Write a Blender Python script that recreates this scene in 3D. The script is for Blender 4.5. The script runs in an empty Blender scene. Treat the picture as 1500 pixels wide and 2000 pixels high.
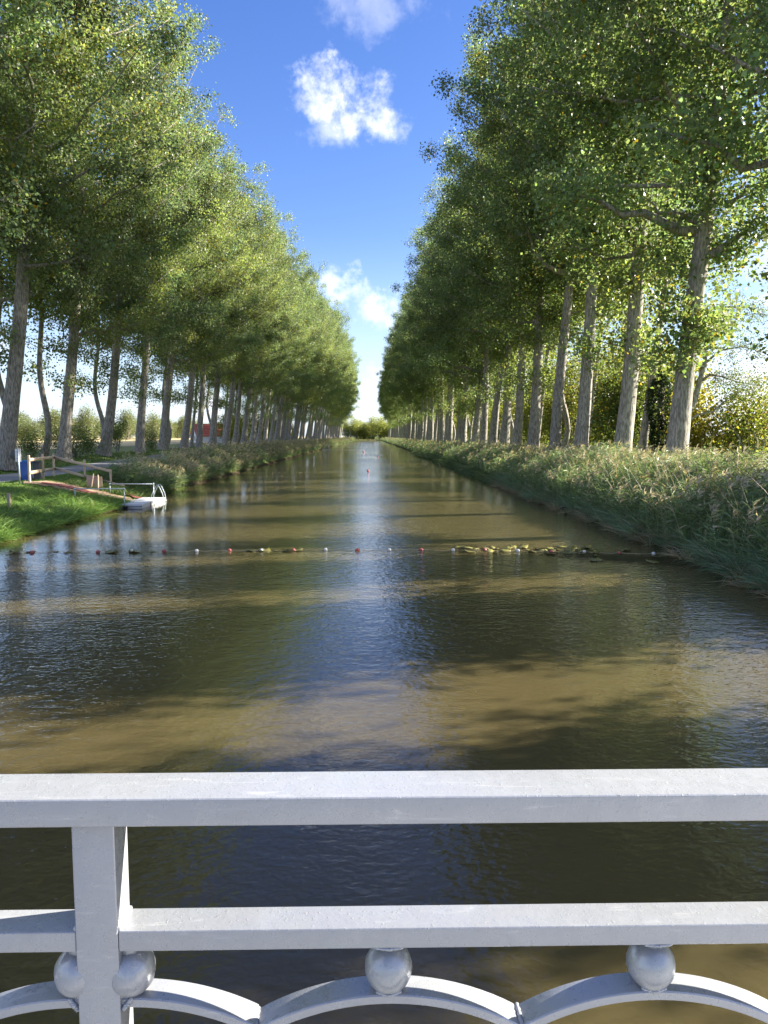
import bpy, bmesh, math, random
import numpy as np
from mathutils import Vector, Matrix

sc = bpy.context.scene
COL = sc.collection
R = math.radians
PI = math.pi

# ------------------------------------------------------------------ camera
EYE = 3.05                      # eye above the water of the canal
cam_d = bpy.data.cameras.new('camera'); cam = bpy.data.objects.new('camera', cam_d); COL.objects.link(cam)
cam.location = (0, 0, EYE)
cam.rotation_euler = (R(90 - 5.63), 0, R(-1.07))
cam_d.sensor_fit = 'VERTICAL'; cam_d.angle = 2 * math.atan(1000 / 1502)
cam_d.clip_start = 0.05; cam_d.clip_end = 9000
sc.camera = cam

# ------------------------------------------------------------------ light, sky, exposure
SUN_EL, SUN_AZ = R(25.5), R(79)          # azimuth clockwise from +Y (straight along the canal)
world = bpy.data.worlds.new('World'); sc.world = world; world.use_nodes = True
SKY_STRENGTH = 0.086
SUN_STRENGTH = 5.0
sd = bpy.data.lights.new('sun', 'SUN'); sd.energy = SUN_STRENGTH; sd.angle = R(0.5); sd.color = (1, .93, .80)
so = bpy.data.objects.new('sun', sd); COL.objects.link(so)
sdir = Vector((math.sin(SUN_AZ) * math.cos(SUN_EL), math.cos(SUN_AZ) * math.cos(SUN_EL), math.sin(SUN_EL)))
so.rotation_euler = sdir.to_track_quat('Z', 'Y').to_euler()
so.location = (60, 20, 60)
vs = sc.view_settings
vs.view_transform = 'Standard'; vs.look = 'None'; vs.gamma = 1; vs.use_curve_mapping = False
vs.exposure = 2.1
cy = sc.cycles
cy.max_bounces = 8; cy.diffuse_bounces = 4; cy.glossy_bounces = 3; cy.transmission_bounces = 5
cy.transparent_max_bounces = 6; cy.volume_bounces = 1
cy.caustics_reflective = False; cy.caustics_refractive = False
cy.use_denoising = True
cy.sample_clamp_indirect = 6.0


class NT:
    """small helper to write node trees"""
    def __init__(s, tree): s.t = tree; s.t.nodes.clear()
    def n(s, typ, **kw):
        nd = s.t.nodes.new(typ)
        ins = kw.pop('ins', {})
        for k, v in kw.items(): setattr(nd, k, v)
        for k, v in ins.items(): s.set(nd, k, v)
        return nd
    def set(s, nd, k, v):
        sock = nd.inputs[k]
        if hasattr(v, 'is_output'): s.t.links.new(v, sock)
        elif isinstance(v, bpy.types.Node): s.t.links.new(v.outputs[0], sock)
        else: sock.default_value = v
    def m(s, op, a, b=None, c=None, clamp=False):
        nd = s.n('ShaderNodeMath', operation=op, use_clamp=clamp)
        for i, v in enumerate((a, b, c)):
            if v is not None: s.set(nd, i, v)
        return nd.outputs[0]
    def vm(s, op, a, b=None, scale=None):
        nd = s.n('ShaderNodeVectorMath', operation=op)
        s.set(nd, 0, a)
        if b is not None: s.set(nd, 1, b)
        if scale is not None: s.set(nd, 'Scale', scale)
        return nd.outputs['Value'] if op in ('LENGTH', 'DOT_PRODUCT', 'DISTANCE') else nd.outputs[0]
    def mix(s, f, a, b, blend='MIX'):
        nd = s.n('ShaderNodeMix', data_type='RGBA', blend_type=blend)
        s.set(nd, 0, f); s.set(nd, 6, a); s.set(nd, 7, b)
        return nd.outputs[2]
    def noise(s, vec, scale, detail=3, rough=.5, out=0, dist=0):
        nd = s.n('ShaderNodeTexNoise', ins={'Vector': vec, 'Scale': scale, 'Detail': detail, 'Roughness': rough, 'Distortion': dist})
        return nd.outputs[out]
    def ss(s, v, a, b, lo=0.0, hi=1.0):
        nd = s.n('ShaderNodeMapRange', interpolation_type='SMOOTHSTEP', ins={'Value': v, 'From Min': a, 'From Max': b, 'To Min': lo, 'To Max': hi})
        return nd.outputs[0]


def rgb(r, g, b): return (r, g, b, 1)


def pixdir(px, py):
    """world direction of a point of the sky"""
    x = (px - 750) / 1502; y = (1000 - py) / 1502
    p, w = R(5.63), R(1.07)
    fy = math.cos(p) + math.sin(p) * y; fz = -math.sin(p) + math.cos(p) * y
    return Vector((x * math.cos(w) + fy * math.sin(w), -x * math.sin(w) + fy * math.cos(w), fz)).normalized()


def build_sky():
    t = NT(world.node_tree)
    sky = t.n('ShaderNodeTexSky', sky_type='NISHITA', sun_disc=False, sun_elevation=SUN_EL, sun_rotation=SUN_AZ,
              altitude=0, air_density=1.0, dust_density=0.6, ozone_density=2.2)
    d = t.n('ShaderNodeTexCoord').outputs['Generated']
    d = t.vm('NORMALIZE', d)
    sep = t.n('ShaderNodeSeparateXYZ', ins={0: d})
    skyc = t.n('ShaderNodeHueSaturation', ins={'Hue': .512, 'Saturation': 1.26, 'Value': .77, 'Color': sky.outputs[0]}).outputs[0]
    skyc = t.mix(1.0, skyc, rgb(.88, .83, .94), 'MULTIPLY')
    wob = t.noise(d, 14, 5, .6, out=1)
    wob = t.vm('SCALE', t.vm('SUBTRACT', wob, (.5, .5, .5)), scale=.09)
    dw = t.vm('ADD', d, wob)
    fine = t.noise(d, 38, 6, .62)
    dens = None
    # (px, py, half width rad, half height rad, strength)
    for px, py, a, b, k in ((660, 190, .058, .040, 1.0), (720, 228, .045, .030, .75), (655, 250, .045, .026, .42), (735, 8, .070, .028, .26),
                            (655, 556, .036, .020, .80), (735, 602, .038, .022, .90), (690, 588, .040, .020, .55), (727, 742, .022, .016, .8),
                            (745, 722, .026, .010, .5), (708, 806, .030, .014, .9), (395, 790, .05, .020, .9), (1450, 790, .09, .035, 1.0),
                            (1200, 770, .06, .025, .7)):
        c = pixdir(px, py)
        dv = t.vm('SUBTRACT', dw, tuple(c))
        dv = t.vm('MULTIPLY', dv, (1 / a, 1 / a, 1 / b))
        f = t.m('SUBTRACT', 1.0, t.vm('LENGTH', dv))
        f = t.m('MULTIPLY', t.m('ADD', f, t.m('MULTIPLY', t.m('SUBTRACT', fine, .5), 2.3)), 1.0)
        f = t.m('MULTIPLY', t.ss(f, -.12, 1.05), k)
        dens = f if dens is None else t.m('MAXIMUM', dens, f)
    # fair weather clouds all round, cover raised out of view as fill light
    zz = t.m('ADD', t.m('MAXIMUM', sep.outputs[2], 0), .12)
    pv = t.n('ShaderNodeCombineXYZ', ins={0: t.m('DIVIDE', sep.outputs[0], zz), 1: t.m('DIVIDE', sep.outputs[1], zz), 2: 3.1}).outputs[0]
    field = t.noise(pv, .95, 6, .55)
    field = t.ss(field, .45, .62)
    away = t.ss(t.vm('DOT_PRODUCT', d, tuple(pixdir(700, 400))), .86, .93, 1, 0)   # the gap over the canal holds only the clouds above
    dens = t.m('MAXIMUM', dens, t.m('MULTIPLY', t.m('MULTIPLY', field, away), .85))
    dens = t.m('MULTIPLY', dens, t.ss(sep.outputs[2], -.01, .02))
    dens = t.m('MINIMUM', dens, .95)
    shade = t.noise(dw, 22, 3, .5)
    cc = t.mix(t.ss(shade, .35, .65), rgb(3.2, 3.4, 4.0), rgb(4.8, 4.8, 5.0))
    # pale air near the horizon
    hz = t.ss(sep.outputs[2], 0.0, .26, .55, 0)
    skyc = t.mix(hz, skyc, rgb(2.7, 3.4, 4.4))
    fin = t.mix(dens, skyc, cc)
    bg = t.n('ShaderNodeBackground', ins={'Color': fin, 'Strength': SKY_STRENGTH})
    o = t.n('ShaderNodeOutputWorld', ins={'Surface': bg.outputs[0]})


build_sky()

# ------------------------------------------------------------------ helpers: objects and meshes


def tag(o, label=None, cat=None, group=None, kind=None):
    if label: o['label'] = label
    if cat: o['category'] = cat
    if group: o['group'] = group
    if kind: o['kind'] = kind
    return o


def empty(name, loc=(0, 0, 0), rz=0):
    o = bpy.data.objects.new(name, None); COL.objects.link(o)
    o.location = loc; o.rotation_euler = (0, 0, rz); o.empty_display_size = .2
    return o


def link(name, me, parent=None):
    o = bpy.data.objects.new(name, me); COL.objects.link(o)
    if parent: o.parent = parent
    return o


def mesh_arrays(name, V, F, mat, colors=None, smooth=False):
    """V (n,3), F (m,k) with one k for all faces"""
    V = np.asarray(V, dtype=np.float32); F = np.asarray(F, dtype=np.int32)
    me = bpy.data.meshes.new(name)
    me.vertices.add(len(V)); me.vertices.foreach_set('co', V.ravel())
    m, k = F.shape
    me.loops.add(m * k); me.loops.foreach_set('vertex_index', F.ravel())
    me.polygons.add(m); me.polygons.foreach_set('loop_start', np.arange(0, m * k, k, dtype=np.int32))
    if smooth: me.polygons.foreach_set('use_smooth', np.ones(m, dtype=bool))
    if colors is not None:
        c = np.ones((len(V), 4), dtype=np.float32); c[:, :3] = colors
        at = me.color_attributes.new('Col', 'FLOAT_COLOR', 'POINT'); at.data.foreach_set('color', c.ravel())
    me.update(calc_edges=True)
    me.materials.append(mat)
    return me


class MB:
    """collects quads into one mesh"""
    def __init__(s): s.V = []; s.F = []; s.C = []; s.n = 0
    def add(s, V, F, C=None):
        V = np.asarray(V, float).reshape(-1, 3); F = np.asarray(F, int)
        s.V.append(V); s.F.append(F + s.n); s.n += len(V)
        if C is not None:
            C = np.asarray(C, float)
            s.C.append(np.broadcast_to(C, (len(V), 3)))
        return s
    def box(s, lo, hi, M=None):
        x0, y0, z0 = lo; x1, y1, z1 = hi
        V = np.array([(x0, y0, z0), (x1, y0, z0), (x1, y1, z0), (x0, y1, z0), (x0, y0, z1), (x1, y0, z1), (x1, y1, z1), (x0, y1, z1)], float)
        if M is not None: V = np.array([M @ Vector(v) for v in V])
        return s.add(V, [(0, 3, 2, 1), (4, 5, 6, 7), (0, 1, 5, 4), (1, 2, 6, 5), (2, 3, 7, 6), (3, 0, 4, 7)])
    def bar(s, p, q, w, h, up=(0, 0, 1)):
        """a board from p to q, w wide (sideways), h high"""
        p = np.array(p, float); q = np.array(q, float); d = q - p; L = np.linalg.norm(d); d /= L
        u = np.array(up, float); sd_ = np.cross(d, u); sd_ /= np.linalg.norm(sd_); u = np.cross(sd_, d)
        V = []
        for e in (p, q):
            for a, b in ((-1, -1), (1, -1), (1, 1), (-1, 1)):
                V.append(e + sd_ * a * w / 2 + u * b * h / 2)
        return s.add(V, [(0, 1, 2, 3), (7, 6, 5, 4), (0, 4, 5, 1), (1, 5, 6, 2), (2, 6, 7, 3), (3, 7, 4, 0)])
    def tube(s, P, rad, sides=6, C=None, cap=True, wob=None):
        P = np.asarray(P, float); n = len(P)
        rad = np.broadcast_to(np.asarray(rad, float), (n,))
        T = np.gradient(P, axis=0); T /= np.linalg.norm(T, axis=1)[:, None] + 1e-9
        ref = np.array((1, 0, 0)) if abs(T[0][0]) < .8 else np.array((0, 1, 0))
        A = np.cross(T, ref); A /= np.linalg.norm(A, axis=1)[:, None] + 1e-9
        B = np.cross(T, A)
        an = np.arange(sides) / sides * 2 * PI
        r = rad[:, None] * (np.ones((n, sides)) if wob is None else wob)
        V = P[:, None] + (A[:, None] * np.cos(an)[None, :, None] + B[:, None] * np.sin(an)[None, :, None]) * r[..., None]
        i = np.arange(n - 1)[:, None] * sides; j = np.arange(sides)[None]; j2 = (j + 1) % sides
        F = np.stack([i + j, i + j2, i + sides + j2, i + sides + j], -1).reshape(-1, 4)
        V = V.reshape(-1, 3)
        if cap:
            c0 = len(V); V = np.vstack([V, P[:1], P[-1:]])
            jj = np.arange(0, sides - 1, 2)
            f0 = np.stack([np.full(len(jj), c0), (jj + 2) % sides, jj + 1, jj], -1)
            f1 = np.stack([np.full(len(jj), c0 + 1), (n - 1) * sides + jj, (n - 1) * sides + jj + 1, (n - 1) * sides + (jj + 2) % sides], -1)
            F = np.vstack([F, f0, f1])
        return s.add(V, F, C)
    def lathe(s, prof, sides=16, loc=(0, 0, 0)):
        prof = np.asarray(prof, float); n = len(prof)
        an = np.arange(sides) / sides * 2 * PI
        V = np.stack([prof[:, None, 0] * np.cos(an), prof[:, None, 0] * np.sin(an), np.broadcast_to(prof[:, None, 1], (n, sides))], -1) + np.array(loc)
        i = np.arange(n - 1)[:, None] * sides; j = np.arange(sides)[None]; j2 = (j + 1) % sides
        F = np.stack([i + j, i + j2, i + sides + j2, i + sides + j], -1).reshape(-1, 4)
        return s.add(V.reshape(-1, 3), F)
    def mesh(s, name, mat, smooth=False):
        C = np.vstack(s.C) if s.C else None
        return mesh_arrays(name, np.vstack(s.V), np.vstack(s.F), mat, C, smooth)
    def build(s, name, mat, parent=None, smooth=False):
        return link(name, s.mesh(name, mat, smooth), parent)


def bevel_box(name, lo, hi, mat, parent=None, bev=.004, seg=2, taper=None):
    bm = bmesh.new(); bmesh.ops.create_cube(bm, size=1)
    for v in bm.verts:
        k = 1 if taper is None or v.co.z > 0 else taper
        v.co = Vector([(lo[i] + hi[i]) / 2 + v.co[i] * (hi[i] - lo[i]) * (k if i < 2 else 1) for i in range(3)])
    bmesh.ops.bevel(bm, geom=list(bm.edges), offset=bev, segments=seg, affect='EDGES', profile=.6)
    me = bpy.data.meshes.new(name); bm.to_mesh(me); bm.free(); me.materials.append(mat)
    me.polygons.foreach_set('use_smooth', [True] * len(me.polygons))
    me.set_sharp_from_angle(angle=R(30)) if hasattr(me, 'set_sharp_from_angle') else None
    return link(name, me, parent)


# ------------------------------------------------------------------ materials


def mat(name):
    m = bpy.data.materials.new(name); m.use_nodes = True
    return m, NT(m.node_tree)


def principled(t, **ins):
    p = t.n('ShaderNodeBsdfPrincipled', ins=ins)
    t.n('ShaderNodeOutputMaterial', ins={'Surface': p.outputs[0]})
    return p


def bump(t, h, strength=.5, dist=.01):
    return t.n('ShaderNodeBump', ins={'Height': h, 'Strength': strength, 'Distance': dist}).outputs[0]


def simple(name, color, rough=.6, var=.15, scale=6, bmp=.0, metal=0, bscale=60, bdist=.003, spec=.5):
    m, t = mat(name)
    oc = t.n('ShaderNodeTexCoord').outputs['Object']
    nz = t.noise(oc, scale, 4, .6)
    c = t.mix(nz, rgb(*[x * (1 - var) for x in color]), rgb(*[min(1, x * (1 + var)) for x in color]))
    kw = {'Base Color': c, 'Roughness': rough, 'Metallic': metal, 'Specular IOR Level': spec}
    if bmp: kw['Normal'] = bump(t, t.noise(oc, bscale, 3, .6), bmp, bdist)
    principled(t, **kw)
    return m


def leaf_material(name, trans=.54, spec=.25, rough=.5, boost=(1.5, 1.46, .8)):
    m, t = mat(name)
    a = t.n('ShaderNodeVertexColor', layer_name='Col').outputs[0]
    p = t.n('ShaderNodeBsdfPrincipled', ins={'Base Color': a, 'Roughness': rough, 'Specular IOR Level': spec})
    tr = t.n('ShaderNodeBsdfTranslucent', ins={'Color': t.mix(1.0, a, rgb(*boost), 'MULTIPLY')})
    mx = t.n('ShaderNodeMixShader', ins={0: trans, 1: p.outputs[0], 2: tr.outputs[0]})
    t.n('ShaderNodeOutputMaterial', ins={'Surface': mx.outputs[0]})
    return m


def bark_material():
    m, t = mat('bark')
    oc = t.n('ShaderNodeTexCoord').outputs['Object']
    st = t.vm('MULTIPLY', oc, (1, 1, .22))
    fis = t.noise(st, 15, 5, .65)
    pat = t.noise(oc, 1.1, 4, .6)
    c = t.mix(t.ss(fis, .35, .65), rgb(.145, .13, .112), rgb(.40, .37, .325))
    c = t.mix(t.ss(pat, .5, .75, 0, .5), c, rgb(.22, .235, .16))      # algae
    h = t.m('ADD', fis, t.m('MULTIPLY', t.noise(st, 26, 3, .6), .4))
    principled(t, **{'Base Color': c, 'Roughness': .9, 'Specular IOR Level': .2, 'Normal': bump(t, h, .8, .04)})
    return m


def wood_material(name, c1, c2, sc_=(2, 14, 14)):
    m, t = mat(name)
    oc = t.n('ShaderNodeTexCoord').outputs['Object']
    g = t.noise(t.vm('MULTIPLY', oc, sc_), 3, 5, .6)
    principled(t, **{'Base Color': t.mix(g, rgb(*c1), rgb(*c2)), 'Roughness': .75, 'Normal': bump(t, g, .4, .004)})
    return m


def water_material():
    m, t = mat('canal_water')
    P = t.n('ShaderNodeNewGeometry').outputs['Position']
    big = t.noise(t.vm('MULTIPLY', P, (1, .35, 1)), .11, 2, .5)
    sepP = t.n('ShaderNodeSeparateXYZ', ins={0: P})
    calm = t.ss(sepP.outputs[0], -9, -1.5, .22, 1)                     # sheltered along the left bank
    calm = t.m('MULTIPLY', calm, t.ss(big, .36, .62, .45, 1.2))
    gx = gy = None
    for scale, amp, stretch, e in ((1.4, .010, (.8, 1.15, 1), .05), (6.5, .0085, (.72, 1.1, 1), .013), (17.0, .0056, (.8, 1.1, 1), .005)):
        def hgt(off):
            q = t.vm('MULTIPLY', t.vm('ADD', P, off), stretch)
            return t.n('ShaderNodeTexNoise', ins={'Vector': q, 'Scale': scale, 'Detail': 1.0, 'Roughness': .4, 'Distortion': .35}).outputs[0]
        h0 = hgt((0, 0, 0)); hx = hgt((e, 0, 0)); hy = hgt((0, e, 0))
        dx = t.m('MULTIPLY', t.m('SUBTRACT', hx, h0), amp / e * 1.5); dy = t.m('MULTIPLY', t.m('SUBTRACT', hy, h0), amp / e * 1.5)
        gx = dx if gx is None else t.m('ADD', gx, dx); gy = dy if gy is None else t.m('ADD', gy, dy)
    gx = t.m('MULTIPLY', gx, calm); gy = t.m('MULTIPLY', gy, calm)
    nrm = t.n('ShaderNodeCombineXYZ', ins={0: t.m('MULTIPLY', gx, -1), 1: t.m('MULTIPLY', gy, -1), 2: 1.0}).outputs[0]
    nrm = t.vm('NORMALIZE', nrm)
    silt = t.noise(P, .25, 4, .55)
    c = t.mix(silt, rgb(.070, .057, .025), rgb(.089, .072, .031))
    principled(t, **{'Base Color': c, 'Roughness': .04, 'IOR': 1.38, 'Subsurface Weight': 1.0, 'Subsurface Radius': (1, .9, .7), 'Subsurface Scale': .45, 'Specular IOR Level': .5, 'Normal': nrm})
    return m


def ground_material():
    m, t = mat('ground')
    P = t.n('ShaderNodeNewGeometry').outputs['Position']
    s = t.n('ShaderNodeSeparateXYZ', ins={0: P})
    a = t.noise(P, .35, 5, .6); b = t.noise(P, 5, 4, .6)
    g = t.mix(a, rgb(.11, .20, .04), rgb(.21, .27, .08))
    g = t.mix(t.ss(b, .4, .7, 0, .5), g, rgb(.12, .115, .045))
    soil = t.mix(b, rgb(.03, .022, .014), rgb(.085, .062, .038))
    crop = t.mix(t.noise(t.vm('MULTIPLY', P, (.3, 2, 1)), 1.2, 3), rgb(.10, .14, .045), rgb(.19, .20, .08))
    stub = t.mix(t.noise(t.vm('MULTIPLY', P, (1, .1, 1)), .6, 4), rgb(.42, .34, .17), rgb(.52, .43, .24))
    x = s.outputs[0]
    c = t.mix(t.ss(x, -30, -33), g, crop)
    c = t.mix(t.ss(t.m('ADD', x, t.m('MULTIPLY', a, 6)), -46, -52), c, stub)
    c = t.mix(t.ss(s.outputs[2], .32, .08), c, soil)
    h = t.m('ADD', b, t.noise(P, 40, 3, .6))
    principled(t, **{'Base Color': c, 'Roughness': .95, 'Specular IOR Level': .1, 'Normal': bump(t, h, .7, .04)})
    return m


def asphalt_material():
    m, t = mat('asphalt')
    P = t.n('ShaderNodeNewGeometry').outputs['Position']
    a = t.noise(P, .5, 4, .6); b = t.noise(P, 60, 2, .6)
    c = t.mix(a, rgb(.17, .17, .175), rgb(.25, .25, .255))
    c = t.mix(t.ss(b, .5, .75, 0, .35), c, rgb(.32, .32, .32))
    principled(t, **{'Base Color': c, 'Roughness': .85, 'Normal': bump(t, b, .4, .006)})
    return m


def painted_steel():
    m, t = mat('painted_steel')
    oc = t.n('ShaderNodeNewGeometry').outputs['Position']
    a = t.noise(oc, 3.5, 5, .65); b = t.noise(oc, 34, 5, .7); sp = t.noise(oc, 150, 2, .5)
    c = t.mix(a, rgb(.32, .335, .36), rgb(.40, .412, .435))
    c = t.mix(t.ss(b, .60, .78, 0, .30), c, rgb(.38, .37, .36))       # grime
    c = t.mix(t.ss(sp, .70, .76, 0, .5), c, rgb(.42, .38, .32))       # specks
    streak = t.noise(t.vm('MULTIPLY', oc, (22, 60, 1.4)), 1, 4, .7)
    c = t.mix(t.ss(streak, .60, .8, 0, .22), c, rgb(.50, .52, .50))
    scr = t.noise(t.vm('MULTIPLY', oc, (5, 38, 30)), 1, 5, .7, dist=1.2)
    c = t.mix(t.ss(scr, .56, .74, 0, .45), c, rgb(.62, .62, .63))     # polished and scuffed
    dmp = t.noise(oc, 7.5, 3, .5, dist=.8)
    c = t.mix(t.ss(dmp, .56, .58, 0, .16), c, rgb(.34, .33, .34))     # dried water stains
    alg = t.noise(t.vm('MULTIPLY', oc, (1.6, 3, 9)), 1, 4, .6)
    c = t.mix(t.ss(alg, .55, .72, 0, .25), c, rgb(.36, .41, .38))
    rg = t.ss(b, .3, .7, .22, .40)
    h = t.m('ADD', t.m('MULTIPLY', b, .6), t.m('ADD', t.noise(oc, 9, 2, .5), t.m('MULTIPLY', t.ss(sp, .6, .75), .25)))
    principled(t, **{'Base Color': c, 'Roughness': rg, 'Metallic': .3, 'Specular IOR Level': .5, 'Normal': bump(t, h, .35, .004)})
    return m


M_LEAF = leaf_material('leaf', spec=.5, rough=.42)
M_BLADE = leaf_material('blade', trans=.32, spec=.3, boost=(1.15, 1.15, .7))
M_BARK = bark_material()
M_WATER = water_material()
M_GROUND = ground_material()
M_ASPHALT = asphalt_material()
M_STEEL = painted_steel()
M_WOOD = wood_material('fresh_wood', (.60, .44, .29), (.74, .58, .42))
M_OLDWOOD = wood_material('weathered_wood', (.28, .21, .17), (.42, .33, .27))
M_GALV = simple('galvanised_steel', (.42, .47, .50), .42, .2, 9, .1, .55)
M_DARKMETAL = simple('dark_metal', (.07, .075, .08), .5, .2, 8)
M_WHITEPLASTIC = simple('white_plastic', (.72, .73, .74), .5, .06, 4, .15)
M_BLACK = simple('black_rubber', (.02, .02, .022), .6)
M_BLUE = simple('blue_plastic', (.025, .10, .42), .42, .12, 5, .1)
M_BLUELID = simple('blue_lid', (.03, .17, .50), .4, .12, 5, .1)
M_REDFLOAT = simple('red_float', (.44, .10, .09), .5, .25, 30)
M_WHITEFLOAT = simple('white_float', (.70, .68, .62), .5, .15, 30)
M_ROPE = simple('rope', (.5, .42, .26), .9, .3, 40)
M_REDMAT = simple('red_carpet', (.30, .085, .075), .95, .25, 12, .4)
M_DIRT = simple('trodden_earth', (.36, .25, .16), .95, .35, 3, .8, 0, 25, .03)
M_SIGN = simple('sign_white', (.78, .78, .78), .4, .04)
M_GREY = simple('grey_plastic', (.16, .155, .15), .6, .2, 8)
M_ROOF = simple('roof_tiles', (.42, .10, .055), .8, .25, 14, .5)
M_WHITEWALL = simple('white_wall', (.72, .72, .70), .85, .08, 2)
M_BRICK = simple('brick_wall', (.30, .10, .07), .85, .25, 18, .3)
M_DARKWALL = simple('dark_cladding', (.045, .055, .08), .6, .2, 4)
M_GLASS = simple('window_glass', (.03, .035, .04), .08, .1)
M_CONCRETE = simple('concrete', (.34, .34, .34), .85, .15, 2, .5, 0, 30)
M_PAD = simple('lily_leaf', (.17, .16, .04), .35, .45, 1.3)

# ------------------------------------------------------------------ the setting: ground, water, road
rng = np.random.default_rng(7)


def sst(a, b, x):
    u = np.clip((np.asarray(x, float) - a) / (b - a), 0, 1)
    return u * u * (3 - 2 * u)


def wav(y, k): return np.sin(y * .61 + k) * .5 + np.sin(y * 1.37 + 2.1 * k) * .3 + np.sin(y * .23 + k * .7) * .5


def level(y): return .90 + .42 * sst(38, 85, y)          # height of the towpath side


def gz(x, y):
    x = np.asarray(x, float); y = np.asarray(y, float)
    x, y = np.broadcast_arrays(x, y)
    xl = -10.75 - .25 * sst(36, 50, y) + .16 * wav(y, 1.0)
    xr = 8.15 + .18 * wav(y, 2.3)
    w = 4.6 - 2.0 * sst(38, 46, y)                       # how wide the left slope is
    L = level(y)
    s = np.clip((xl - x) / w, 0, 1)
    zl = L * (1.25 * s - .25 * s * s) * .92 + .08 * L * sst(0, 1, s)
    zl = zl + .18 * sst(-20.3, -21.6, x) - .55 * sst(-24, -34, x)
    sr = np.clip((x - xr) / 3.2, 0, 1)
    zr = 1.25 * (1.5 * sr - .5 * sr * sr) + .15 * sst(11, 14, x)
    zc = -1.5 * np.minimum(sst(0, 1.8, x - xl), sst(0, 1.8, xr - x))
    z = np.where(x < xl, zl, np.where(x > xr, zr, zc))
    end = sst(528, 540, y)
    return z * (1 - end) + 1.3 * end


def grid_sheet(name, xs, ys, zf, mat_, dz=0):
    X, Y = np.meshgrid(xs, ys)
    V = np.stack([X, Y, zf(X, Y) + dz], -1).reshape(-1, 3)
    nx, ny = len(xs), len(ys)
    i = np.arange(ny - 1)[:, None] * nx + np.arange(nx - 1)[None]
    F = np.stack([i, i + 1, i + nx + 1, i + nx], -1).reshape(-1, 4)
    return link(name, mesh_arrays(name, V, F, mat_, smooth=True))


xs = np.concatenate([[-1800, -900, -400, -200, -100, -60, -40, -34, -30, -27], np.arange(-24.5, -9, .28), np.arange(-8.6, 6.5, 1.6), np.arange(6.8, 14.6, .25), [16, 18, 22, 30, 45, 80, 150, 400, 900, 1800]])
ys = np.concatenate([[-300, -120, -50, -20, -6], np.arange(0, 60, .5), np.arange(60, 150, 1.5), np.arange(150, 560, 6), [600, 800, 1200, 2000, 3500]])
tag(grid_sheet('ground', xs, ys, gz, M_GROUND), kind='structure')
tag(grid_sheet('water', np.array([-12.4, 9.8]), np.array([-90., 536.]), lambda X, Y: X * 0, M_WATER), kind='structure')
tag(grid_sheet('road', np.linspace(-20.35, -17.05, 6), ys[(ys >= -120) & (ys <= 540)], lambda X, Y: gz(X, Y) + .03 - .012 * (X + 18.7) ** 2 / 2.7, M_ASPHALT, .006), kind='structure')

# ------------------------------------------------------------------ the bridge and its railing
RB, RF = 1.19, 1.29                                    # near and far face of the top rail
deck_mb = MB().box((-9, -4.2, 1.05), (9, 1.36, 1.42))
tag(deck_mb.build('bridge_deck', M_CONCRETE), kind='structure')
rail = empty('bridge_railing', (0, 1.245, 1.42))
tag(rail, 'white painted steel bridge railing with balls and arches in the foreground', 'railing')
RX = 0.0


def rl(o):                                             # world placed part: move it under the railing
    o.location = (0, -1.245, -1.42)
    return o


ZT = EYE - .58; ZL = EYE - .82                         # tops of the two rails
X_POST = -.455; PER = .466
PH = .035
posts = [X_POST + k * PER * 6 for k in (-1, 0, 1)]
rl(bevel_box('top_rail', (-3.6, RB, ZT - .047), (2.9, RF, ZT), M_STEEL, rail, .0045, 3))
edges = [-3.6] + [e for p in posts for e in (p - PH, p + PH)] + [2.9]
for k in range(0, len(edges), 2):
    if edges[k + 1] - edges[k] > .1:
        rl(bevel_box('lower_rail', (edges[k], 1.212, ZL - .036), (edges[k + 1], 1.277, ZL), M_STEEL, rail, .0035, 3))
for p in posts:
    rl(bevel_box('post', (p - PH, 1.2105, 1.43), (p + PH, 1.2785, ZT - .0475), M_STEEL, rail, .004, 3))
    rl(bevel_box('base_plate', (p - .08, 1.18, 1.421), (p + .08, 1.31, 1.435), M_STEEL, rail, .003, 1))
rl(bevel_box('bottom_rail', (-3.6, 1.222, 1.52), (2.9, 1.268, 1.56), M_STEEL, rail, .003, 1))


def ball_mesh(seed):
    bm = bmesh.new(); bmesh.ops.create_uvsphere(bm, u_segments=32, v_segments=20, radius=.041)
    r_ = random.Random(seed)
    for v in bm.verts:
        n = v.co.normalized()
        k = 1 + .012 * math.sin(n.x * 5 + seed) * math.sin(n.z * 6 + seed * 2) + .006 * math.sin(n.y * 19 + n.x * 15)
        v.co *= k
        v.co.z *= 1.04
    me = bpy.data.meshes.new('ball'); bm.to_mesh(me); bm.free(); me.materials.append(M_STEEL)
    me.polygons.foreach_set('use_smooth', [True] * len(me.polygons))
    return me


def bead(name, pts, r0, seed):
    """an uneven weld bead along a line"""
    r_ = np.random.default_rng(seed); pts = np.asarray(pts, float)
    n = 26; u = np.linspace(0, 1, n)
    seg = np.linspace(0, 1, len(pts))
    P = np.stack([np.interp(u, seg, pts[:, i]) for i in range(3)], -1) + r_.normal(0, r0 * .05, (n, 3))
    rad = r0 * .8 * (1 + .16 * np.sin(u * 40 + seed) + r_.normal(0, .06, n)); rad[[0, -1]] *= .4
    mb = MB(); mb.tube(P, rad, 8)
    return rl(mb.build(name, M_STEEL, rail, True))


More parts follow.
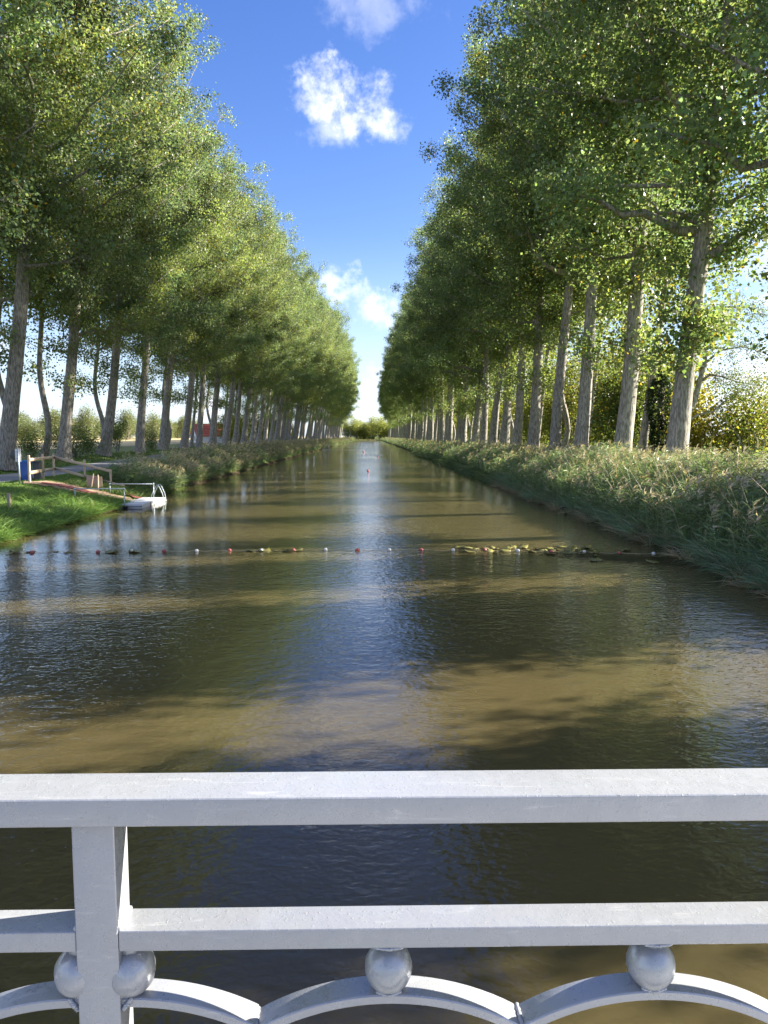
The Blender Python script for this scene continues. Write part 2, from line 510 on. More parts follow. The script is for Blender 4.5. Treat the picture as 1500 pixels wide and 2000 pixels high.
# balls under the lower rail and the arches beneath them
ZB = EYE - .911                                  # ball centre height
ARCH_TOP = ZB - .034
R_ARC = .46
bx_ = []
for base in (posts[0], posts[1]):
    for k in range(7):
        if k == 0: bx_.append((base + .044, 'r'))
        elif k == 6: bx_.append((base + PER * 6 - .044, 'l'))
        else: bx_.append((base + .03 + k * (PER * 6 - .06) / 6, 'm'))
for i, (x, side) in enumerate(bx_):
    b = link('ball', ball_mesh(i), rail); rl(b); b.location = (x, 0, ZB - 1.42)
    rl(MB().tube([(x, 1.245, ZB + .030), (x, 1.245, ZL - .035)], .018, 12).build('neck', M_STEEL, rail, True))
    if -.8 < x < .9:
        if side == 'm':
            bead('weld', [(x - .022, 1.226, ARCH_TOP + .001), (x, 1.219, ARCH_TOP - .001), (x + .022, 1.226, ARCH_TOP + .001)], .004, i)
            bead('weld', [(x - .024, 1.215, ZL - .0365), (x, 1.2125, ZL - .038), (x + .024, 1.215, ZL - .0365)], .0032, i + 40)


def arch(x0, x1, xc, seed):
    """a flat bar bent to an arc, peak at xc"""
    n = 22; X = np.linspace(x0, x1, n)
    Z = ARCH_TOP - (R_ARC - np.sqrt(np.maximum(R_ARC ** 2 - (X - xc) ** 2, 1e-6)))
    T = np.stack([np.gradient(X), np.gradient(Z)], -1); T /= np.linalg.norm(T, axis=1)[:, None]
    N = np.stack([-T[:, 1], T[:, 0]], -1)
    y0, y1, th, b = 1.219, 1.271, .017, .002
    prof = [(y0 + b, 0), (y1 - b, 0), (y1, -b), (y1, -th + b), (y1 - b, -th), (y0 + b, -th), (y0, -th + b), (y0, -b)]
    V = []
    for k in range(n):
        for (yy, d) in prof: V.append((X[k] + N[k, 0] * d, yy, Z[k] + N[k, 1] * d))
    m = len(prof); F = []
    for k in range(n - 1):
        for j in range(m): F.append((k * m + j, k * m + (j + 1) % m, (k + 1) * m + (j + 1) % m, (k + 1) * m + j))
    mb = MB(); mb.add(V, F)
    o = rl(mb.build('arch', M_STEEL, rail, True))
    o.data.set_sharp_from_angle(angle=R(25))
    return o


for i, (x, side) in enumerate(bx_):
    h = (PER * 6 - .06) / 12
    if side == 'r': arch(x - .010, posts[0 if x < posts[1] else 1] + .03 + h, x, i)
    elif side == 'l': arch(posts[1 if x < posts[1] + .01 else 2] - .03 - h, x + .010, x, i)
    else: arch(x - h, x + h, x, i)
    if side in 'rm' and -.8 < x < 1:
        xv = (x if side == 'm' else x - .014) + h
        zv = ARCH_TOP - (R_ARC - math.sqrt(R_ARC ** 2 - h * h))
        bead('weld', [(xv, 1.217, zv - .014), (xv, 1.2165, zv + .001), (xv, 1.243, zv + .003), (xv, 1.272, zv + .001)], .005, i + 80)
for s_ in (-1, 1):                                      # welds where the lower rail meets the post
    xw = X_POST + s_ * PH
    bead('weld', [(xw + s_ * .001, 1.214, ZL + .001), (xw + s_ * .002, 1.245, ZL + .003), (xw + s_ * .001, 1.276, ZL + .002)], .0058, 200 + s_)
    bead('weld', [(xw + s_ * .001, 1.2165, ZB + .03), (xw + s_ * .003, 1.2155, ZB), (xw + s_ * .001, 1.2175, ZB - .032)], .0042, 210 + s_)
    bead('weld', [(xw + s_ * .002, 1.217, ARCH_TOP - .019), (xw + s_ * .008, 1.217, ARCH_TOP - .010), (xw + s_ * .018, 1.218, ARCH_TOP + .002)], .0052, 220 + s_)

# ------------------------------------------------------------------ trees


def unit(v): return v / (np.linalg.norm(v, axis=-1, keepdims=True) + 1e-9)


def leaves(mb, C, size, col, r_, out=None, hang=.35, aspect=.8, sat=None):
    """one bent four sided leaf at every point of C"""
    n = len(C)
    a = r_.normal(0, 1, (n, 3)); a[:, 2] -= hang * 1.6
    if out is not None: a += out * .6
    a = unit(a); b = unit(np.cross(a, r_.normal(0, 1, (n, 3)))); nn = np.cross(a, b)
    L = size * r_.uniform(.5, 1.4, n)[:, None]; W = L * aspect
    fold = nn * L * r_.uniform(-.18, .18, (n, 1))
    V = np.stack([C, C + a * L * .48 + b * W * .5 + fold, C + a * L, C + a * L * .48 - b * W * .5 + fold], 1).reshape(-1, 3)
    F = np.arange(n * 4).reshape(n, 4)
    mb.add(V, F, np.repeat(col, 4, axis=0))


def leaf_cols(n, base, r_, var=.22, yellow=.03, clump=None):
    c = np.tile(np.array(base, float), (n, 1))
    k = r_.normal(1, var, (n, 1)).clip(.5, 1.7)
    c *= k
    if clump is not None: c *= clump
    c[:, 0] *= r_.uniform(.85, 1.25, n); c[:, 2] *= r_.uniform(.7, 1.3, n)
    yl = r_.random(n) < yellow
    c[yl] = np.array((.20, .15, .02)) * r_.uniform(.7, 1.3, (yl.sum(), 1))
    return c


def tree_meshes(seed, H=35, lean=.12, zb=10, Rm=6.0, r0=.46, nl=38, nleaf=50, size=.165, off=(0, 0), scurve=0, base=(.065, .098, .026), low=6, fork=0, skirt=1.0):
    """trunk, limbs and crown of a tall poplar bent by the wind towards +x"""
    r_ = np.random.default_rng(seed)
    ph = r_.uniform(0, 6, 4)

    def tc(z):
        z = np.asarray(z, float); u = z / H
        x = lean * z * (1 - .25 * u) + .22 * np.sin(u * 7 + ph[0]) * u ** .5 + scurve * np.sin(u * 17) * np.exp(-u * 4)
        y = .30 * np.sin(u * 5 + ph[1]) * u ** .6 + .10 * np.sin(u * 13 + ph[2]) * u
        return np.stack([x, y, z], -1)
    # trunk
    zz = np.concatenate([[-.5, 0, .15, .35, .6, 1, 1.5], np.arange(2.2, H * .93, .75)])
    rad = r0 * (1 - .78 * (np.clip(zz, 0, H) / H) ** .85) + .5 * r0 * np.exp(-np.clip(zz, 0, 9) * 1.6)
    sides = 20; an = np.arange(sides) / sides * 2 * PI
    butt = 1 + .16 * np.exp(-np.clip(zz, 0, 9)[:, None] * .9) * np.sin(an * 5 + ph[3])[None] + .05 * np.sin(an * 3 + zz[:, None] * .6 + ph[0]) + r_.normal(0, .018, (len(zz), sides))
    P = tc(zz)
    tm = MB(); tm.tube(P, rad, sides, wob=butt)
    # limbs
    lm = MB(); pts = []; outs = []; cl = []
    top = H * .95
    for i in range(nl):
        t = (i + r_.random()) / nl
        z0 = zb + (top - zb) * t ** .92
        az = i * 2.39996 + r_.normal(0, .35)
        sh = (.62 + .38 * min(1, t / .28)) if t < .28 else (1 - .72 * ((t - .28) / .72) ** 1.6)
        rr = Rm * sh * r_.uniform(.68, 1.12)
        if t < .2: rr *= skirt
        dh = np.array((math.cos(az), math.sin(az), 0))
        if off[0] or off[1]: dh2 = dh * rr + np.array((off[0], off[1], 0)) * (1 - .5 * t)
        else: dh2 = dh * rr
        el = R(18 + 42 * t + r_.normal(0, 8))
        rise = min(np.linalg.norm(dh2) * math.tan(el), max(1.0, H + .5 - z0))
        s = np.linspace(0, 1, 7)[:, None]
        o = tc(z0)
        q = o + dh2 * s + np.array((0, 0, 1)) * rise * s ** 1.35
        q[1:-1] += r_.normal(0, .16, (5, 3))
        br = (.05 + .09 * (1 - t)) * (1.7 if fork and i < fork else 1)
        lm.tube(q, np.linspace(br, .015, 7), 6)
        lim = r_.normal(1, .16); yl_ = max(0, r_.normal(-.1, .4))
        K = int(6 + rr * 1.15)
        for k in range(K):
            u = r_.uniform(.08, 1)
            a = np.array([np.interp(u, s[:, 0], q[:, j]) for j in range(3)])
            tw = unit(dh * r_.uniform(.2, 1.2) + r_.normal(0, .75, 3) + np.array((0, 0, .25))) * r_.uniform(.7, 1.9)
            e = a + tw
            lm.tube([a, a + tw * .5 + r_.normal(0, .08, 3), e], [.022, .014, .006], 3, cap=False)
            for w in (.45, .8, 1.08):
                pts.append(a + tw * w + r_.normal(0, .1, 3)); outs.append(dh); cl.append((lim * r_.normal(1, .12), yl_))
    for i in range(110):
        z0 = r_.uniform(zb + .5, top); az = r_.uniform(0, 2 * PI); dh = np.array((math.cos(az), math.sin(az), .25)); o = tc(z0); Ls = r_.uniform(.7, 2.4)
        lm.tube([o, o + dh * Ls * .6, o + dh * Ls], [.03, .018, .008], 3, cap=False)
        for w in (.45, .75, 1.05):
            pts.append(o + dh * Ls * w + r_.normal(0, .15, 3)); outs.append(dh); cl.append((r_.normal(1, .15), 0))
    # sprouts low on the trunk
    for i in range(low):
        z0 = r_.uniform(zb * .5, zb * 1.05); az = r_.uniform(0, 2 * PI)
        dh = np.array((math.cos(az), math.sin(az), 0)); o = tc(z0)
        Ls = r_.uniform(.8, 2.4)
        lm.tube([o, o + dh * Ls * .6 + (0, 0, .3), o + dh * Ls + (0, 0, .4)], [.035, .02, .01], 4, cap=False)
        for w in np.linspace(.35, 1.1, 5):
            pts.append(o + dh * Ls * w + np.array((0, 0, .3)) + r_.normal(0, .2, 3)); outs.append(dh); cl.append((r_.normal(1.05, .12), .3))
    pts = np.array(pts); outs = np.array(outs); cl = np.array(cl)
    nper = r_.poisson(nleaf, len(pts)); idx = np.repeat(np.arange(len(pts)), nper)
    C = pts[idx] + r_.normal(0, 1, (len(idx), 3)) * np.array((.38, .38, .33))
    cm = MB(); leaves(cm, C, size, leaf_cols(len(idx), base, r_, clump=cl[idx][:, :1] * (1 + cl[idx][:, 1:] * np.array((.38, .12, -.35)))), r_, out=outs[idx])
    return tm.mesh('trunk', M_BARK, True), lm.mesh('limbs', M_BARK, True), cm.mesh('crown', M_LEAF)


def place_tree(ms, name, x, y, label, cat, group=None, rz=0, s=1.0, sy=1, z=None, lean=0.0):
    r = empty(name, (x, y, float(gz(x, y)) - .05 if z is None else z), rz)
    r.scale = (s, s * sy, s)
    r.rotation_euler = (0, lean, rz)
    tag(r, label, cat, group)
    for nm, me in zip(('trunk', 'limbs', 'crown'), ms):
        o = link(nm, me, r)
        if nm != 'trunk': o['kind'] = 'stuff'
    return r


LEFT = [tree_meshes(11, 35, .155, 11.0, 7.4, .47, off=(1.0, 0), base=(.138, .198, .098)), tree_meshes(12, 36, .13, 10.5, 7.2, .45, off=(1.0, 0), base=(.128, .192, .100)),
        tree_meshes(13, 34, .10, 11.0, 7.4, .44, off=(1.3, 0), low=10, base=(.122, .190, .100)), tree_meshes(14, 36, .12, 9.5, 7.0, .48, off=(1.0, 0), low=8, base=(.142, .198, .092))]
RIGHT = [tree_meshes(21, 33, .075, 8.0, 6.2, .42, off=(-1.9, 0), low=16, fork=3, base=(.138, .205, .100)), tree_meshes(22, 34, .075, 10.5, 6.0, .40, off=(-1.8, 0), low=8, fork=3, base=(.132, .200, .100)),
         tree_meshes(23, 33, .07, 11.5, 6.4, .41, off=(-2.1, 0), low=3, fork=2, base=(.138, .203, .098)), tree_meshes(24, 34, .07, 9.0, 6.0, .42, off=(-1.7, 0), low=14, base=(.142, .205, .094))]
THIN = [tree_meshes(31, 24, .10, 9.5, 3.8, .25, nl=26, nleaf=28, scurve=0, base=(.145, .200, .060)), tree_meshes(32, 25, .06, 9.5, 3.6, .24, nl=26, nleaf=28, scurve=.9, base=(.138, .192, .060))]

left_row = [(-22.5, 28), (-21.9, 36.8), (-21.3, 45.2), (-22.3, 56.6), (-22.2, 65), (-22.3, 75.3), (-22.3, 83.7), (-22.3, 93), (-22.3, 101.5), (-22.3, 110)]
while left_row[-1][1] < 515: left_row.append((-22.3 + rng.normal(0, .25), left_row[-1][1] + rng.uniform(8.3, 9.6)))
right_row = [(12.6, 31.5), (12.5, 38.2), (12.45, 45.8), (12.5, 52), (12.5, 59.2), (12.5, 65.6)]
while right_row[-1][1] < 505: right_row.append((12.5 + rng.normal(0, .2), right_row[-1][1] + rng.uniform(6.2, 7.3)))

ordn = ['first', 'second', 'third', 'fourth', 'fifth', 'sixth', 'seventh', 'eighth', 'ninth', 'tenth', 'eleventh', 'twelfth']
GL, GR = 'poplars in the row along the left bank', 'poplars in the row along the right bank'
left_names = {0: 'poplar above the left edge of the bank, nearest the bridge, only its crown in view',
              1: 'poplar left of the sign post, its trunk outside the view, crown overhead',
              2: 'thick grey poplar trunk leaning right behind the round sign and blue bin',
              3: 'stout poplar trunk behind the wooden fence, right side sunlit',
              4: 'poplar beside the dark roadside bush, flared at its foot'}
for i, (x, y) in enumerate(left_row):
    f = 1 + .30 * float(sst(130, 330, y)); x = x + 2.2 * float(sst(200, 360, y))
    if i in left_names: lab = left_names[i]
    elif i < 12: lab = '%s poplar along the left row counted from the trunk behind the sign post' % ordn[i - 2]
    else: lab = 'poplar in the tightly packed far stretch of the left bank row'
    place_tree(LEFT[(i * 5 + i // 4) % 4 if i != 2 else 0], 'poplar_tree', x, y, lab, 'tree', GL, rz=rng.normal(0, .18), s=f * rng.uniform(.91, 1.08), sy=1 if rng.random() < .5 else -1, lean=rng.normal(0, .025) if i > 3 else .0)
right_names = {0: 'massive grey poplar trunk nearest on the right bank, rising out of the reeds',
               1: 'second poplar trunk on the right bank, left of the utility pole',
               2: 'third poplar trunk on the right bank, tall and straight',
               3: 'fourth poplar trunk on the right bank, slimmer beside a dark thin tree'}
for i, (x, y) in enumerate(right_row):
    if i in right_names: lab = right_names[i]
    elif i < 12: lab = '%s poplar of the right row counted from the massive trunk in the reeds' % ordn[i]
    else: lab = 'poplar in the tightly packed far stretch of the right bank row'
    place_tree(RIGHT[(i * 3 + i // 5) % 4 if i > 5 else (0, 3, 1, 2, 3, 1)[i]] if i < 14 else RIGHT[(1, 2, 1, 3, 2)[(i * 3 + i // 5) % 5]], 'poplar_tree', x, y, lab, 'tree', GR, rz=rng.normal(0, .18), s=(1 + .14 * float(sst(120, 350, y))) * rng.uniform(.91, 1.08), sy=1 if rng.random() < .5 else -1, lean=rng.normal(0, .02) if i > 3 else .0)
# trees just outside the picture on the right, whose shade bands the water
SIDE = tree_meshes(41, 25, .03, 1.6, 2.0, .24, nl=44, nleaf=80, low=0, base=(.09, .13, .04))
for k, (x, y, sy) in enumerate(((16, 15.1, 1.0), (16, 20.6, .7), (17, 9.0, .72))):
    r_ = place_tree(SIDE, 'leafy_column_tree', x, y, 'slender leafy tree on the right bank close to the bridge, outside the view', 'tree', 'slender trees on the right bank near the bridge', rz=0)
    r_.scale = (1, sy, 1)
place_tree(RIGHT[0], 'poplar_tree', 14.3, 24.6, 'poplar whose crown hangs in from the right edge above the reeds', 'tree', GR, rz=.3, s=1.0)
# second rows
back_left = [(-26, 42), (-25.7, 54), (-25.3, 59.8), (-25.5, 72.6)] + [(-25.6 + rng.normal(0, .3), y) for y in np.arange(86, 250, 12.5)]
for i, (x, y) in enumerate(back_left):
    lab = 'slender crooked tree with an S bent trunk behind the fence' if i == 2 else 'slim tree of the second row behind the left bank poplars' if i > 3 else ('slim dark trunk just left of the thick leaning poplar' if i == 1 else 'slim pale trunk between the bush and its neighbour poplar' if i == 3 else 'slim tree of the second row left of the view')
    place_tree(THIN[1 if i == 2 else i % 2], 'slim_tree', x, y, lab, 'tree', 'slim trees of the left second row', rz=rng.normal(0, .3), s=rng.uniform(.95, 1.15), sy=1 if rng.random() < .5 else -1)
back_right = [(16.3, 46), (17.0, 53)] + [(16.6 + rng.normal(0, .4), y) for y in np.arange(60, 240, 6.4)]
for i, (x, y) in enumerate(back_right):
    lab = 'slim dark trunk of the right second row behind the third poplar' if i == 0 else 'slim leaning trunk of the right second row behind the fourth poplar' if i == 1 else 'slim dark tree of the second row behind the right bank poplars'
    place_tree(THIN[i % 2], 'slim_tree', x, y, lab, 'tree', 'slim trees of the right second row', rz=rng.normal(0, .3), s=rng.uniform(.9, 1.1), sy=1 if rng.random() < .5 else -1)


def bush_meshes(seed, rx, ry, h, n=70, nleaf=30, size=.12, base=(.06, .09, .025), yellow=.05, low=.08, stems=7, spread=.9, hollow=.35):
    """stems and foliage of a shrub or round tree that fills an uneven ellipsoid"""
    r_ = np.random.default_rng(seed)
    lobes = [(r_.uniform(-.55, .55), r_.uniform(-.55, .55), r_.uniform(.25, .75), r_.uniform(.38, .6)) for _ in range(7)]
    pts = []
    while len(pts) < n:
        lx, ly, lz, lr = lobes[r_.integers(7)]
        d = unit(r_.normal(0, 1, 3)) * lr * r_.uniform(hollow, 1) ** .5
        p = np.array(((lx + d[0]) * rx * spread, (ly + d[1]) * ry * spread, max(low, min(1.02, lz + d[2] * .75)) * h))
        pts.append(p)
    pts = np.array(pts)
    sm = MB()
    for k in range(stems):
        e = pts[r_.integers(n)]; o = np.array((r_.normal(0, rx * .08), r_.normal(0, ry * .08), -.2))
        mid = o * .5 + e * .5 + np.array((0, 0, h * .08)) + r_.normal(0, .06 * h, 3) * (1, 1, .3)
        sm.tube([o, (o + mid) / 2 + r_.normal(0, .02 * h, 3), mid, e], np.array((.024, .02, .014, .005)) * max(h, 1.5) ** .9, 5)
    idx = np.repeat(np.arange(n), r_.poisson(nleaf, n))
    sig = .13 * (rx + ry + h) / 3 + .04
    C = pts[idx] + r_.normal(0, 1, (len(idx), 3)) * sig
    C[:, 2] = np.maximum(C[:, 2], .03)
    clump = r_.normal(1, .15, n)
    cm = MB(); leaves(cm, C, size, leaf_cols(len(idx), base, r_, yellow=yellow, clump=clump[idx][:, None]), r_)
    return sm.mesh('stems', M_BARK, True), cm.mesh('foliage', M_LEAF)


def place_bush(ms, name, x, y, label, cat, group=None, rz=0, s=(1, 1, 1), z=None):
    r = empty(name, (x, y, float(gz(x, y)) if z is None else z), rz); r.scale = s
    tag(r, label, cat, group)
    for nm, me in zip(('stems', 'foliage'), ms):
        o = link(nm, me, r); o['kind'] = 'stuff'
    return r


# shrubs under the left trees
B_DARK = bush_meshes(51, 1.9, 1.7, 2.6, 90, 34, .11, (.095, .145, .05))
B_MID = bush_meshes(52, 1.5, 1.5, 2.2, 80, 32, .10, (.11, .165, .05))
for k, (x, y, sx, sz, ms, lab) in enumerate(((-24.0, 63.5, 1.25, .95, B_DARK, 'dark bush by the road between the fence and the flared poplar'),
                                            (-24.8, 76.5, .9, 1.6, B_MID, 'tall dark leafy shrub between two poplars on the left'),
                                            (-24.6, 50.5, 1.1, .85, B_MID, 'low green bush behind the wheeled bin, between two trunks'),
                                            (-25.2, 57.5, .9, .9, B_MID, 'low green shrub left of the stout sunlit poplar'),
                                            (-25.0, 89.0, 1.0, .8, B_DARK, 'low dark shrub at the field edge among far left trunks'),
                                            (-25.4, 70.0, 1.0, .75, B_MID, 'small green shrub behind the flared poplar'))):
    place_bush(ms, 'shrub', x, y, lab, 'shrub', 'shrubs under the left poplars', rz=k * 1.3, s=(sx, sx, sz))

# trees at the far edge of the field and at the end of the canal
ROUND = [bush_meshes(61, 6, 6, 13, 260, 22, .42, (.13, .17, .09), .04, .12, 12), bush_meshes(62, 5, 5.5, 15, 260, 22, .42, (.14, .175, .09), .05, .14, 12)]  # foliage paled towards blue, distance haze put into the colour
n_ft = 0
for k in range(64):
    y = 175 + k * 9 + rng.normal(0, 3); x = -150 + rng.normal(0, 10)
    place_bush(ROUND[k % 2], 'field_tree', x, y, 'round leafy tree in the distant line beyond the left field', 'tree', 'distant trees beyond the left field', rz=rng.uniform(0, 6), s=(rng.uniform(1.0, 1.4),) * 2 + (rng.uniform(.55, 1.2),))
END = [bush_meshes(63, 6, 6, 19, 300, 26, .5, (.22, .26, .08), .03, .06, 10)]
for k, (x, y) in enumerate(((-9, 541), (-3.5, 543), (2, 540), (7.5, 543), (13, 541), (-15, 542), (19, 546), (0, 556), (10, 560), (-7, 558))):
    place_bush(END[0], 'canal_end_tree', x, y, 'yellow green leafy tree closing the far end of the canal', 'tree', 'trees closing the far end of the canal', rz=k * 1.1, s=(1.0, 1.0, rng.uniform(.55, .8)))

# the garden side on the right
place_bush(bush_meshes(71, 2.6, 2.2, 7.5, 260, 34, .16, (.170, .190, .040), .10, .08, 9), 'garden_shrub', 18.4, 52.5, 'tall yellow green garden shrub behind the utility pole', 'shrub')
place_bush(bush_meshes(72, 2.2, 2.0, 6.0, 230, 40, .16, (.085, .125, .036), .06, .08, 9), 'garden_shrub', 15.9, 48.6, 'dark green garden shrub between the second and third right trunks', 'shrub')
place_bush(bush_meshes(73, 2.0, 1.8, 4.6, 200, 20, .16, (.215, .205, .032), .22, .06, 9), 'garden_shrub', 17.7, 42.5, 'bright yellow leaved shrub right of the massive poplar trunk', 'shrub')
place_bush(bush_meshes(74, 2.7, 2.2, 4.9, 200, 22, .15, (.160, .190, .050), .10, .06, 9), 'garden_shrub', 20.6, 42.0, 'loose light green shrub before the red roofed house', 'shrub')
place_bush(bush_meshes(75, 3.0, 2.5, 3.4, 200, 26, .15, (.120, .150, .040), .10, .05, 9), 'garden_shrub', 22.4, 44.5, 'low green hedge shrub at the foot of the house', 'shrub')
place_bush(bush_meshes(76, 3.4, 3.0, 8.5, 280, 46, .18, (.160, .180, .040), .08, .1, 10), 'garden_tree', 20.5, 63, 'yellow green leafy tree deep in the garden on the right', 'tree')
place_bush(bush_meshes(77, 3.0, 3.0, 9.5, 280, 46, .18, (.140, .170, .042), .06, .1, 10), 'garden_tree', 19.5, 76, 'light green leafy tree behind the second right row', 'tree')
place_bush(bush_meshes(78, 4.0, 4.0, 9.0, 280, 46, .2, (.150, .180, .045), .06, .1, 10), 'garden_tree', 21, 96, 'farther pale green leafy tree behind the right trunks', 'tree')


HEDGE = [bush_meshes(81, 3.6, 4.2, 7.5, 240, 24, .26, (.20, .23, .05), .06, .06, 9), bush_meshes(82, 3.2, 4.0, 9.0, 240, 24, .26, (.18, .22, .05), .05, .06, 9)]
for k in range(27):
    place_bush(HEDGE[k % 2], 'hedge_tree', 24.5 + rng.normal(0, 1.2), 62 + k * 8.2 + rng.normal(0, 1), 'sunlit yellow green tree in the belt behind the right poplars', 'tree', 'sunlit trees behind the right poplars', rz=rng.uniform(0, 6), s=(1, 1, rng.uniform(.8, 1.15)))
for k in range(15):
    place_bush(HEDGE[k % 2], 'hedge_tree', -33 + rng.normal(0, 1.0), 185 + k * 9.5 + rng.normal(0, 1), 'leafy tree filling the gaps behind the far left poplars', 'tree', 'leafy trees behind the far left poplars', rz=rng.uniform(0, 6), s=(1, 1, rng.uniform(.75, 1.1)))


def ivy_column():
    r_ = np.random.default_rng(91)
    root = empty('ivy_clad_stump', (17.0, 45.0, float(gz(17, 45)) - .1)); tag(root, 'dead trunk wrapped in dark ivy behind the massive poplar', 'tree stump')
    MB().tube([(0, 0, 0), (.05, 0, 2), (0, 0, 5.0)], [.22, .2, .16], 10).build('trunk', M_BARK, root, True)
    n = 9000; z = r_.uniform(.6, 5.6, n); an = r_.uniform(0, 2 * PI, n)
    rr = (.28 + .40 * sst(.3, 2.2, z) + .12 * np.sin(z * 2.1) + .10 * np.sin(an * 3 + z)) * r_.uniform(.6, 1.1, n) * (1 - .8 * sst(4.4, 5.7, z)) + .04 * np.sin(an * 5 + z * 3)
    C = np.stack([rr * np.cos(an), rr * np.sin(an), z], -1)
    mb = MB(); leaves(mb, C, .11, leaf_cols(n, (.022, .042, .016), r_, yellow=0), r_, out=np.stack([np.cos(an), np.sin(an), 0 * an], -1))
    o = mb.build('ivy', M_LEAF, root); o['kind'] = 'stuff'


ivy_column()


def garden_leaner():
    """the thin bent tree with a long side branch right of the massive poplar"""
    r_ = np.random.default_rng(95)
    x0, y0 = 16.6, 41.0
    root = empty('leaning_tree', (x0, y0, float(gz(x0, y0)) - .1)); tag(root, 'thin leaning tree with one long bare branch right of the massive poplar', 'tree')
    tr = np.array([(-.5, 0, 0), (-.15, 0, 1.4), (.25, .1, 2.6), (.75, .1, 3.6), (1.0, .2, 4.6), (1.25, .2, 5.6), (1.3, .3, 6.8), (1.6, .4, 8.4)])
    MB().tube(tr, [.22, .19, .17, .16, .14, .12, .09, .05], 10).build('trunk', M_BARK, root, True)
    lm = MB(); pts = []
    brs = [np.array([(.1, .05, 2.3), (.9, 0, 2.9), (1.7, 0, 3.05), (2.4, -.1, 3.7), (3.1, 0, 4.1), (4.2, .1, 4.4)]),
           np.array([(1.0, .2, 4.6), (1.5, .1, 5.0), (2.1, 0, 4.9), (3.0, 0, 4.6), (4.0, .2, 4.5)]),
           np.array([(1.25, .2, 5.6), (2.1, .3, 6.3), (3.2, .2, 6.5), (4.4, .2, 6.2)]),
           np.array([(1.3, .3, 6.8), (.8, .2, 7.6), (.2, .2, 8.2), (-.4, .3, 8.4)]),
           np.array([(1.5, .4, 8.0), (2.4, .5, 8.6), (3.6, .5, 8.6), (4.6, .4, 8.1)])]
    for b in brs:
        lm.tube(b, np.linspace(.075, .02, len(b)), 6)
        for k in range(26):
            u = r_.uniform(.35, 1.0) * (len(b) - 1); i = min(int(u), len(b) - 2); a = b[i] + (b[i + 1] - b[i]) * (u - i)
            tw = unit(r_.normal(0, 1, 3) + (.5, 0, .1)) * r_.uniform(.4, 1.1)
            lm.tube([a, a + tw * .6, a + tw], [.012, .008, .004], 3, cap=False)
            pts += [a + tw * .5, a + tw, a + tw * 1.2 + (0, 0, -.15)]
    o = lm.build('limbs', M_BARK, root, True); o['kind'] = 'stuff'
    pts = np.array(pts); idx = np.repeat(np.arange(len(pts)), r_.poisson(22, len(pts)))
    C = pts[idx] + r_.normal(0, .24, (len(idx), 3))
    mb = MB(); leaves(mb, C, .10, leaf_cols(len(idx), (.085, .125, .032), r_), r_, aspect=.5)
    o = mb.build('crown', M_LEAF, root); o['kind'] = 'stuff'


garden_leaner()

# utility pole with its wire
pole = empty('utility_pole', (17.0, 49.0, float(gz(17, 49)))); tag(pole, 'dark wooden utility pole with a short crossbar behind the second right trunk', 'pole')
MB().tube([(0, 0, -.2), (0, 0, 3), (0, 0, 5.8)], [.14, .12, .10], 10).build('shaft', M_OLDWOOD, pole, True)
MB().bar((-.55, 0, 5.6), (.55, 0, 5.6), .09, .09).build('crossbar', M_OLDWOOD, pole)
for dx in (-.45, .45): MB().lathe([(0, 5.64), (.03, 5.64), (.045, 5.70), (.03, 5.76), (0, 5.78)], 8, (dx, 0, 0)).build('insulator', M_DARKMETAL, pole, True)
u = np.linspace(0, 1, 24)[:, None]
P = (1 - u) * np.array((17.4, 49.0, 7.25)) + u * np.array((48., 52., 6.9)) - np.array((0, 0, 1.)) * 2.2 * u * (1 - u)
tag(MB().tube(P, .016, 5).build('overhead_wire', M_DARKMETAL), 'thin black overhead wire running right from the utility pole', 'wire')

# garden fence behind the right reeds
fen = empty('garden_fence', (14.6, 44, float(gz(14.6, 44)))); tag(fen, 'low weathered board fence behind the right bank trunks', 'fence')
for k in range(7): bevel_box('post', (-.05, k * 3 - .05, -.1), (.05, k * 3 + .05, .95), M_OLDWOOD, fen, .008, 1)
for k in range(6):
    for j in range(4): bevel_box('board', (-.075, k * 3 + .01, .08 + j * .21), (-.052, k * 3 + 2.99, .27 + j * .21), M_OLDWOOD, fen, .004, 1)


